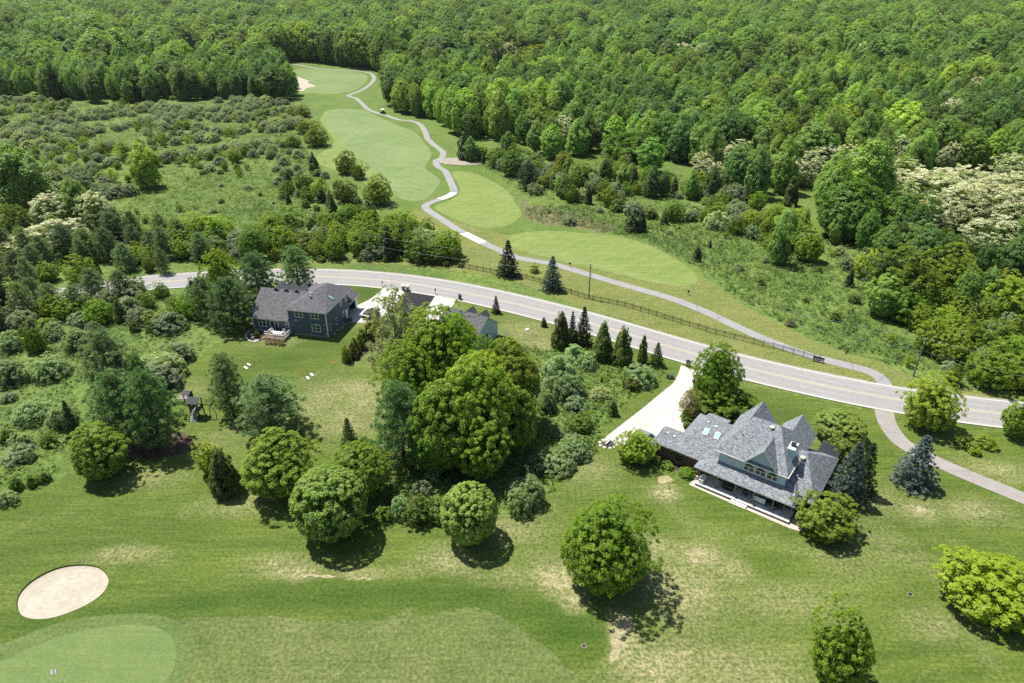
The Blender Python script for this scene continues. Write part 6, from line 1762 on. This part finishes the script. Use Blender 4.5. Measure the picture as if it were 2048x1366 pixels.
ZN = dict(
 far=[(-700, -16), (2750, -16), (2750, 160), (2300, 150), (1400, 150), (1100, 139), (1085, 131), (985, 131), (960, 150), (780, 150), (764, 142), (700, 131), (600, 117), (545, 122), (520, 140), (470, 165), (300, 172), (100, 162), (-300, 160), (-900, 160)],
 leftwood=[(-500, 150), (100, 158), (300, 168), (470, 160), (540, 130), (560, 150), (588, 190), (575, 202), (480, 196), (380, 200), (280, 206), (180, 206), (80, 196), (-60, 188), (-600, 190)],
 behind=[(545, 118), (600, 113), (700, 127), (775, 138), (772, 145), (700, 134), (600, 122), (548, 128)],
 poplars=[(772, 150), (960, 158), (1090, 148), (1180, 160), (1200, 215), (1120, 262), (1050, 290), (960, 278), (930, 285), (905, 262), (860, 252), (800, 228), (785, 215), (775, 190), (790, 170)],
 wood=[(1100, 145), (1400, 152), (2300, 152), (2750, 165), (2900, 420), (2300, 640), (2060, 600), (1980, 520), (1900, 500), (1720, 480), (1620, 430), (1500, 400), (1420, 352), (1350, 330), (1290, 330), (1200, 300), (1120, 330), (1050, 310), (1050, 290), (1120, 262), (1200, 215)],
 edge=[(1640, 470), (1740, 490), (1900, 510), (2000, 560), (2120, 620), (2300, 660), (2400, 800), (2200, 815), (2060, 800), (1960, 782), (1880, 765), (1850, 735), (1850, 690), (1770, 650), (1740, 600), (1700, 540)],
 pale=[(940, 320), (1000, 312), (1060, 320), (1120, 340), (1200, 310), (1290, 340), (1420, 362), (1500, 410), (1620, 445), (1640, 475), (1560, 520), (1480, 470), (1400, 450), (1320, 440), (1240, 425), (1150, 405), (1060, 395), (1010, 360)],
 open=[(1045, 412), (1150, 410), (1240, 430), (1320, 445), (1400, 455), (1480, 475), (1560, 525), (1640, 480), (1700, 545), (1740, 605), (1770, 655), (1845, 695), (1845, 745), (1760, 722), (1690, 702), (1600, 665), (1480, 600), (1425, 555), (1370, 518), (1290, 478), (1180, 458), (1060, 440)],
 shrubs=[(-500, 195), (-60, 194), (80, 203), (280, 213), (480, 203), (590, 208), (612, 240), (560, 280), (540, 330), (480, 350), (330, 350), (220, 420), (60, 430), (-300, 420), (-700, 330)],
 meadow=[(330, 352), (480, 352), (545, 332), (565, 290), (610, 300), (650, 360), (680, 420), (620, 440), (450, 470), (330, 462), (240, 460), (225, 425)],
 thorn=[(545, 330), (570, 300), (625, 330), (700, 390), (760, 430), (740, 455), (640, 450), (560, 400)],
 hedge=[(330, 470), (450, 478), (560, 470), (640, 462), (760, 450), (860, 470), (915, 505), (930, 526), (860, 525), (760, 518), (640, 518), (520, 522), (420, 525), (330, 500)],
 pinebelt=[(-500, 475), (-100, 470), (200, 480), (330, 475), (400, 500), (410, 530), (330, 548), (230, 568), (120, 588), (0, 600), (-300, 625), (-600, 640)],
 belt=[(-200, 650), (60, 625), (180, 600), (330, 585), (410, 600), (445, 640), (430, 680), (370, 715), (345, 760), (300, 790), (190, 760), (150, 790), (120, 700), (60, 660), (-100, 680)],
 roughleft=[(-300, 690), (50, 690), (120, 710), (150, 800), (130, 900), (100, 950), (-20, 1000), (-250, 1050)],
 pinesouth=[(-400, 655), (-100, 633), (0, 622), (150, 603), (250, 588), (300, 578), (310, 596), (200, 625), (80, 650), (-60, 690), (-300, 730)],
 wildlot=[(1090, 710), (1180, 712), (1290, 740), (1240, 810), (1195, 860), (1175, 900), (1110, 950), (1060, 1000), (900, 1035), (760, 1035), (800, 970), (1040, 900), (1090, 800)],
 verge=[(630, 524), (760, 524), (930, 534), (925, 528), (760, 519), (640, 519)],
)
ZW = {k: [tuple(G(x, max(y, -16))[:2]) for x, y in v] for k, v in ZN.items()}
TURF_KEEP = [turf, [p[:2] for p in GP([(975, 172), (975, 130), (1092, 130), (1092, 166)])]]
def dart(poly, spacing, seed, keep=(), maxn=60000):
    rg = np.random.default_rng(seed)
    A = np.array(poly); lo, hi = A.min(0), A.max(0)
    n = int(np.prod(hi - lo) / spacing ** 2 * 2.2)
    n = min(n, maxn)
    P = lo + rg.random((n, 2)) * (hi - lo)
    m = inside(P, poly)
    for k in keep: m &= ~inside(P, k)
    P = P[m]
    grid, out = {}, []
    for p in P:
        i, j = int(p[0] // spacing), int(p[1] // spacing)
        ok = True
        for a in (i - 1, i, i + 1):
            for b_ in (j - 1, j, j + 1):
                for q in grid.get((a, b_), ()):
                    if (q[0] - p[0]) ** 2 + (q[1] - p[1]) ** 2 < spacing ** 2: ok = False; break
                if not ok: break
            if not ok: break
        if ok:
            grid.setdefault((i, j), []).append(p); out.append(p)
    return np.array(out)
hero_r = np.array([5.5 if o.name.startswith('locust') else 3.4 for o in COL.objects if o.get('category') in ('tree', 'pine', 'spruce', 'cedar', 'arborvitae') and o.parent is None])
hero_xy = np.array([(o.location.x, o.location.y) for o in COL.objects if o.get('category') in ('tree', 'pine', 'spruce', 'cedar', 'arborvitae') and o.parent is None])
# zone: spacing, [(kind, weight, low height, high height, wide factor, tint)]
SPEC = [
 ('far', 9.2, [('round', .74, 14, 28, 1.12), ('poplar', .2, 17, 25, 1.15), ('locust', .03, 14, 18, 1), ('thorn', .03, 12, 17, 2.0), ('sparse', .02, 15, 20, 1.2)], [[p[:2] for p in GP([(975, 160), (975, 130), (1092, 130), (1092, 160)])]], 0),
 ('behind', 5.5, [('round', .9, 24, 30, .85), ('poplar', .1, 22, 28, 1)], None, 0),
 ('leftwood', 5.6, [('poplar', .78, 13, 21, .95), ('round', .2, 14, 20, .8), ('bush', .02, 2, 4, 1)], None, 0),
 ('poplars', 5.4, [('poplar', .55, 13, 23, .95), ('round', .4, 12, 21, .8), ('cedar', .05, 7, 11, 1)], TURF_KEEP, 1),
 ('wood', 6.4, [('round', .58, 12, 19, .85), ('poplar', .32, 12, 20, 1.05), ('locust', .03, 10, 14, .9), ('thorn', .05, 8, 13, 1.8), ('cedar', .02, 7, 11, 1.1)], None, 1),
 ('edge', 3.6, [('thorn', .26, 4.5, 8.5, 1.1), ('light', .22, 4, 8, .9), ('olive', .22, 2, 4, 1), ('round', .14, 8, 13, .8), ('bush', .1, 1.5, 3, 1.1), ('cedar', .08, 4, 7, 1)], None, 1),
 ('pale', 3.5, [('olive', .52, 2.2, 4.6, 1), ('bush', .14, 2, 4, 1.1), ('thorn', .1, 4, 7, 1), ('cedar', .06, 4, 8, .9), ('light', .1, 4, 8, .9), ('poplar', .06, 6, 11, 1.1)], None, 1),
 ('open', 8.5, [('sapling', .4, 2, 4.5, .9), ('olive', .34, 1.4, 3, 1), ('bush', .16, 1.2, 2.4, 1), ('cedar', .1, 2, 4.5, 1)], None, 1),
 ('shrubs', 3.9, [('olive', .66, 1.8, 4.0, 1.1), ('bush', .16, 1.8, 3.5, 1.1), ('sapling', .1, 3, 6, 1), ('light', .05, 4, 7, .8), ('thorn', .03, 3, 5, 1)], None, 1),
 ('meadow', 9.0, [('olive', .5, 1, 2.6, 1), ('sapling', .25, 2, 4, .9), ('bush', .25, 1, 2.2, 1)], None, 1),
 ('thorn', 4.8, [('cedar', .3, 3.5, 6.5, 1.1), ('olive', .35, 2, 3.5, 1), ('bush', .2, 2, 3.5, 1), ('thorn', .15, 4, 6, 1)], [turf], 1),
 ('hedge', 3.0, [('cedar', .3, 4.5, 9, 1.2), ('light', .2, 5, 9, .85), ('thorn', .14, 5, 8.5, .9), ('olive', .16, 2.5, 5, 1), ('oak', .06, 8, 10, .8), ('bush', .14, 2.5, 4.5, 1)], [turf], 1),
 ('pinebelt', 4.0, [('pine', .54, 6, 9.8, .95), ('cedar', .08, 4, 8, 1), ('light', .14, 4.5, 8, .9), ('thorn', .08, 5, 8, .9), ('olive', .16, 2.5, 4.5, 1.2)], None, 1),
 ('pinesouth', 4.2, [('pine', .8, 6, 9.5, .95), ('cedar', .12, 5, 8, 1), ('olive', .08, 3, 5, 1)], None, 1),
 ('belt', 3.2, [('olive', .6, 2.2, 4.6, 1.05), ('bush', .16, 2, 4, 1.1), ('thorn', .1, 3.5, 6, .9), ('cedar', .08, 3, 6, 1), ('light', .06, 4, 6, .9)], [lawn_out], 1),
 ('roughleft', 9.0, [('olive', .7, 1.4, 3, 1.1), ('bush', .3, 1.2, 2.4, 1)], [lawn_out], 1),
 ('wildlot', 3.6, [('bush', .5, 1.2, 2.6, 1.1), ('olive', .36, 1.4, 2.8, 1.1), ('sapling', .14, 2, 4, 1)], None, 1),
 ('verge', 2.2, [('bush', .6, 1, 2.0, 1.2), ('olive', .4, 1, 2, 1)], None, 1),
]
ROAD_C = np.array(road_mid)
PALE_MASS = [p[:2] for p in GP([(1480, 345), (1620, 345), (1700, 330), (1740, 360), (1790, 420), (1800, 385), (1900, 350), (1960, 340), (2070, 365), (2110, 480), (2000, 520), (1900, 490), (1830, 470), (1740, 430), (1680, 385), (1600, 385), (1500, 375)])]
SC = []
for zi, (zone, sp_, mix, keep, near) in enumerate(SPEC):
    P = dart(ZW[zone], sp_, 100 + zi, keep or ())
    rg = np.random.default_rng(500 + zi)
    wts = np.array([m_[1] for m_ in mix]); wts /= wts.sum()
    # neighbours tend to be of one kind
    gx, gy = P[:, 0] / 38.0, P[:, 1] / 38.0
    clus = (np.sin(gx * 1.7 + 2.1 * np.sin(gy)) + np.sin(gy * 1.3 + 1.7 * np.sin(gx * .8 + zi)) + 2) / 4
    thick = .5 + .25 * np.sin(P[:, 0] / 9.0 + 1.9 * np.sin(P[:, 1] / 13.0)) + .25 * np.sin(P[:, 1] / 7.0 + 1.6 * np.sin(P[:, 0] / 11.0 + 2))
    for k, p in enumerate(P):
        if zone in ('shrubs', 'pale', 'belt', 'meadow') and thick[k] < .36: continue
        if zone in ('far', 'wood') and thick[k] < .16: continue
        if PALE_MASS is not None and zone == 'wood' and inside([p], PALE_MASS)[0]: continue
        if zone in ('pinebelt', 'pinesouth', 'belt', 'hedge', 'edge', 'verge') and np.min(np.hypot(ROAD_C[:, 0] - p[0], ROAD_C[:, 1] - p[1])) < RW + (2.2 if zone not in ('pinebelt', 'pinesouth') else 1.0): continue
        if len(hero_xy) and np.min(np.hypot(hero_xy[:, 0] - p[0], hero_xy[:, 1] - p[1]) - hero_r) < (0 if zone != 'open' else -1.4): continue
        u = (clus[k] * .65 + rg.random() * .6) % 1.0
        i = int(np.searchsorted(np.cumsum(wts), min(u, .9999)))
        kind, _, h0, h1, wf = mix[i]
        hgt = h0 + (h1 - h0) * rg.random()
        v = int(rg.integers(99)) % len(PROTO[kind])
        pr = PROTO[kind][v]
        if kind in ('round', 'locust') and rg.random() < .16: hgt *= 1.12; wf = wf * 1.3
        if zone in ('shrubs', 'pale', 'belt') and kind == 'olive': hgt *= .75 + .6 * thick[k]
        sz = hgt / pr['h']; sxy = sz * wf * (.8 + .42 * rg.random())
        if kind == 'poplar': sxy *= 1.1
        SC.append((zone, kind, v, p[0], p[1], sxy, sz, hgt))
X = np.array([(s[3], s[4], s[7] * .5) for s in SC])
PX, PY, DEP = proj_np(X)
show = np.array([s[7] for s in SC]) / DEP * FPX
seen = (PX > -40) & (PX < 2090) & (PY > -30) & (PY < 1400)
KNAME = dict(round=('broadleaf_tree', 'tree', 'leafy broadleaf tree', 'broadleaf trees of the woods'), poplar=('poplar_tree', 'tree', 'upright poplar', 'poplars of the woods'), locust=('flowering_tree', 'tree', 'cream-flowering tree', 'flowering trees of the woods'),
             thorn=('scrub_tree', 'tree', 'scrub tree', 'scrub trees of the thickets'), cedar=('cedar_tree', 'cedar', 'dark pointed cedar', 'cedars of the thickets'), olive=('olive_shrub', 'shrub', 'olive shrub', 'olive shrubs of the meadows'),
             bush=('green_bush', 'bush', 'leafy green bush', 'green bushes of the meadows'), sapling=('sapling', 'sapling', 'thin young sapling', 'saplings of the meadows'), light=('young_broadleaf', 'tree', 'young green tree', 'young trees of the thickets'),
             pine=('pine_tree', 'pine', 'grey-green pine', 'pines of the road belt'), oak=('hedge_oak', 'tree', 'yellow-green hedge oak', 'oaks of the roadside hedge'))
KNAME['sparse'] = ('budding_tree', 'tree', 'pale budding tree', 'budding trees of the woods')
LIMIT = dict(sparse=20, round=260, poplar=210, olive=280, bush=150, cedar=150, thorn=150, pine=110, light=120, sapling=110, locust=60, oak=60)
order = np.argsort(-show)
count, rest, LAB = {}, [], {}
TONE = (('dark', (.72, .78, .75)), ('mid-toned', (1, 1, 1)), ('bright', (1.3, 1.22, 1.0)), ('dull', (.92, .88, .95)))
RT = np.random.default_rng(9)
for i in order:
    zone, kind, v, x, y, sxy, sz, hgt = SC[i]
    if seen[i] and count.get(kind, 0) < LIMIT[kind] and zone not in ('far',):
        count[kind] = count.get(kind, 0) + 1
        name, cat, kp, grp = KNAME[kind]
        tone, tint = TONE[int(RT.choice(4, p=(.24, .42, .2, .14)))]
        if kind in ('thorn', 'oak'): tint = (tint[0] * .82, tint[1] * 1.08, tint[2] * .95)
        pr = PROTO[kind][v]
        h0, h1 = pr['h'] * .75, pr['h'] * 1.1
        size = 'small' if hgt < pr['h'] * .72 else 'tall' if hgt > pr['h'] * 1.12 else 'medium'
        shape = 'slim' if sxy / sz < .92 else 'broad' if sxy / sz > 1.08 else 'full'
        md = int(np.argmin(np.hypot(MARK_P[:, 0] - x, MARK_P[:, 1] - y)))
        lab = ' '.join(w_ for w_ in (size if size != 'medium' else '', shape if shape != 'full' else '', tone if tone != 'mid-toned' else '', kp, MARKS[md][1]) if w_)
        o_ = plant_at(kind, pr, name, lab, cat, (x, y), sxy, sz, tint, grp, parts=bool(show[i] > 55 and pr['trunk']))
        LAB.setdefault(lab, []).append((-hgt, o_.name, o_))
    else:
        rest.append(i)

ORD = ('tallest', 'second tallest', 'third tallest', 'fourth tallest', 'fifth tallest', 'sixth tallest', 'seventh tallest', 'eighth tallest', 'ninth tallest', 'tenth tallest')
for lab, os_ in LAB.items():
    if 1 < len(os_):
        for k, (_h, _n, o_) in enumerate(sorted(os_, key=lambda q: q[:2])):
            o_['label'] = lab + (', ' + ORD[k] if k < len(ORD) else ', one of the shortest')

# ------------------------------------------------------------------ what nobody could count: the far wood, the rest of the shrubs, meadow herbs
def scatter(name, items, kinds):
    """items: (proto index, x, y, sxy, sz); one object that instances the given meshes"""
    col = bpy.data.collections.new(name + '_plants')
    for k, me in enumerate(kinds):
        o = bpy.data.objects.new(f'{name}_{k:02d}', me)
        col.objects.link(o)
    n = len(items)
    A = np.array(items, float)
    me = bpy.data.meshes.new(name)
    me.vertices.add(n)
    co = np.zeros((n, 3), np.float32); co[:, :2] = A[:, 1:3]
    me.vertices.foreach_set('co', co.ravel())
    a = me.attributes.new('pick', 'INT', 'POINT'); a.data.foreach_set('value', A[:, 0].astype(np.int32))
    a = me.attributes.new('size', 'FLOAT_VECTOR', 'POINT'); a.data.foreach_set('vector', np.stack([A[:, 3], A[:, 3], A[:, 4]], 1).astype(np.float32).ravel())
    rz = np.zeros((n, 3), np.float32); rz[:, 2] = np.random.default_rng(n).random(n) * 6.283
    a = me.attributes.new('turn', 'FLOAT_VECTOR', 'POINT'); a.data.foreach_set('vector', rz.ravel())
    ng = bpy.data.node_groups.new(name, 'GeometryNodeTree')
    ng.interface.new_socket('Geometry', in_out='INPUT', socket_type='NodeSocketGeometry')
    ng.interface.new_socket('Geometry', in_out='OUTPUT', socket_type='NodeSocketGeometry')
    gi, go = ng.nodes.new('NodeGroupInput'), ng.nodes.new('NodeGroupOutput')
    ci = ng.nodes.new('GeometryNodeCollectionInfo'); ci.inputs['Collection'].default_value = col
    ci.inputs['Separate Children'].default_value = True; ci.inputs['Reset Children'].default_value = True
    ip = ng.nodes.new('GeometryNodeInstanceOnPoints'); ip.inputs['Pick Instance'].default_value = True
    def attr(nm, ty):
        q = ng.nodes.new('GeometryNodeInputNamedAttribute'); q.data_type = ty; q.inputs['Name'].default_value = nm
        return [s for s in q.outputs if s.enabled and s.name == 'Attribute'][0]
    ng.links.new(gi.outputs[0], ip.inputs['Points']); ng.links.new(ci.outputs[0], ip.inputs['Instance'])
    ng.links.new(attr('pick', 'INT'), ip.inputs['Instance Index']); ng.links.new(attr('size', 'FLOAT_VECTOR'), ip.inputs['Scale'])
    e2r = ng.nodes.new('FunctionNodeEulerToRotation'); ng.links.new(attr('turn', 'FLOAT_VECTOR'), e2r.inputs[0]); ng.links.new(e2r.outputs[0], ip.inputs['Rotation'])
    ng.links.new(ip.outputs[0], go.inputs[0])
    o = put(name, me, kind='stuff')
    md = o.modifiers.new('plants', 'NODES'); md.node_group = ng
    return o
keys = [(k, v) for k in PROTO for v in range(len(PROTO[k]))]
kidx = {kv: i for i, kv in enumerate(keys)}
def scatter_of(name, sel):
    used = sorted({(SC[i][1], SC[i][2]) for i in sel})
    ix = {u: k for k, u in enumerate(used)}
    scatter(name, [(ix[(SC[i][1], SC[i][2])], SC[i][3], SC[i][4], SC[i][5], SC[i][6]) for i in sel], [PROTO[k][v]['joined'] for k, v in used])
WOODY = ('sparse', 'round', 'poplar', 'locust', 'thorn', 'pine', 'oak', 'light')
scatter_of('far_wood', [i for i in rest if SC[i][1] in WOODY])
scatter_of('shrub_cover', [i for i in rest if SC[i][1] not in WOODY])
HERBS = []
for zi, (zone, spc, lo, hi) in enumerate((('open', .85, .9, 2.4), ('meadow', .95, .8, 2.3), ('shrubs', 1.6, .9, 2.6), ('pale', 1.3, .9, 2.4), ('roughleft', 1.0, .8, 2.0), ('edge', 1.3, 1, 2.6), ('belt', 1.3, 1, 2.4), ('hedge', 1.3, 1, 2.4))):
    P = dart(ZW[zone], spc, 900 + zi, [lawn_out, turf] if zone != 'open' else ())
    rg = np.random.default_rng(950 + zi)
    for p in P:
        if np.min(np.hypot(ROAD_C[:, 0] - p[0], ROAD_C[:, 1] - p[1])) < RW + 1.2: continue
        f = .5 + .5 * math.sin(p[0] * .11 + 2 * math.sin(p[1] * .07))
        if rg.random() < .12 + .3 * f: continue
        s = lo + (hi - lo) * rg.random() ** 2
        HERBS.append((int(rg.integers(2)), p[0], p[1], s, s * (.6 + .5 * rg.random())))
Pw = dart([tuple(p) for p in wild], .8, 990)
rg = np.random.default_rng(991)
for p in Pw:
    s = .8 + 1.5 * rg.random() ** 2
    HERBS.append((int(rg.integers(2)), p[0], p[1], s, s * .8))
scatter('meadow_herbs', HERBS, [PROTO['herb'][0]['joined'], PROTO['herb'][1]['joined']])
print('scatter', len(SC), 'individual', sum(count.values()), count, 'rest', len(rest), 'herbs', len(HERBS))

_tri = {}
for o in COL.objects:
    if o.type == 'MESH' and o.data.name not in _tri: _tri[o.data.name] = sum(len(q.vertices) - 2 for q in o.data.polygons) if len(o.data.polygons) < 500 else 2 * len(o.data.polygons)
print('triangles', sum(_tri.values()), 'longest label', max(len(o['label'].split()) for o in COL.objects if o.get('label')))

# ------------------------------------------------------------------ air
hz, hnt, hb = new_mat('haze_air')
hnt.nodes.remove(hb)
pv = N(hnt, 'ShaderNodeVolumePrincipled')
pv.inputs['Color'].default_value = (.86, .93, 1.0, 1)
pv.inputs['Density'].default_value = .00003
pv.inputs['Anisotropy'].default_value = .2
L(hnt, pv.outputs[0], hnt.nodes['Material Output'].inputs['Volume'])
MB().box(-5600, 5600, -260, 7600, -1.8, H + 8).build('haze', hz, kind='stuff')
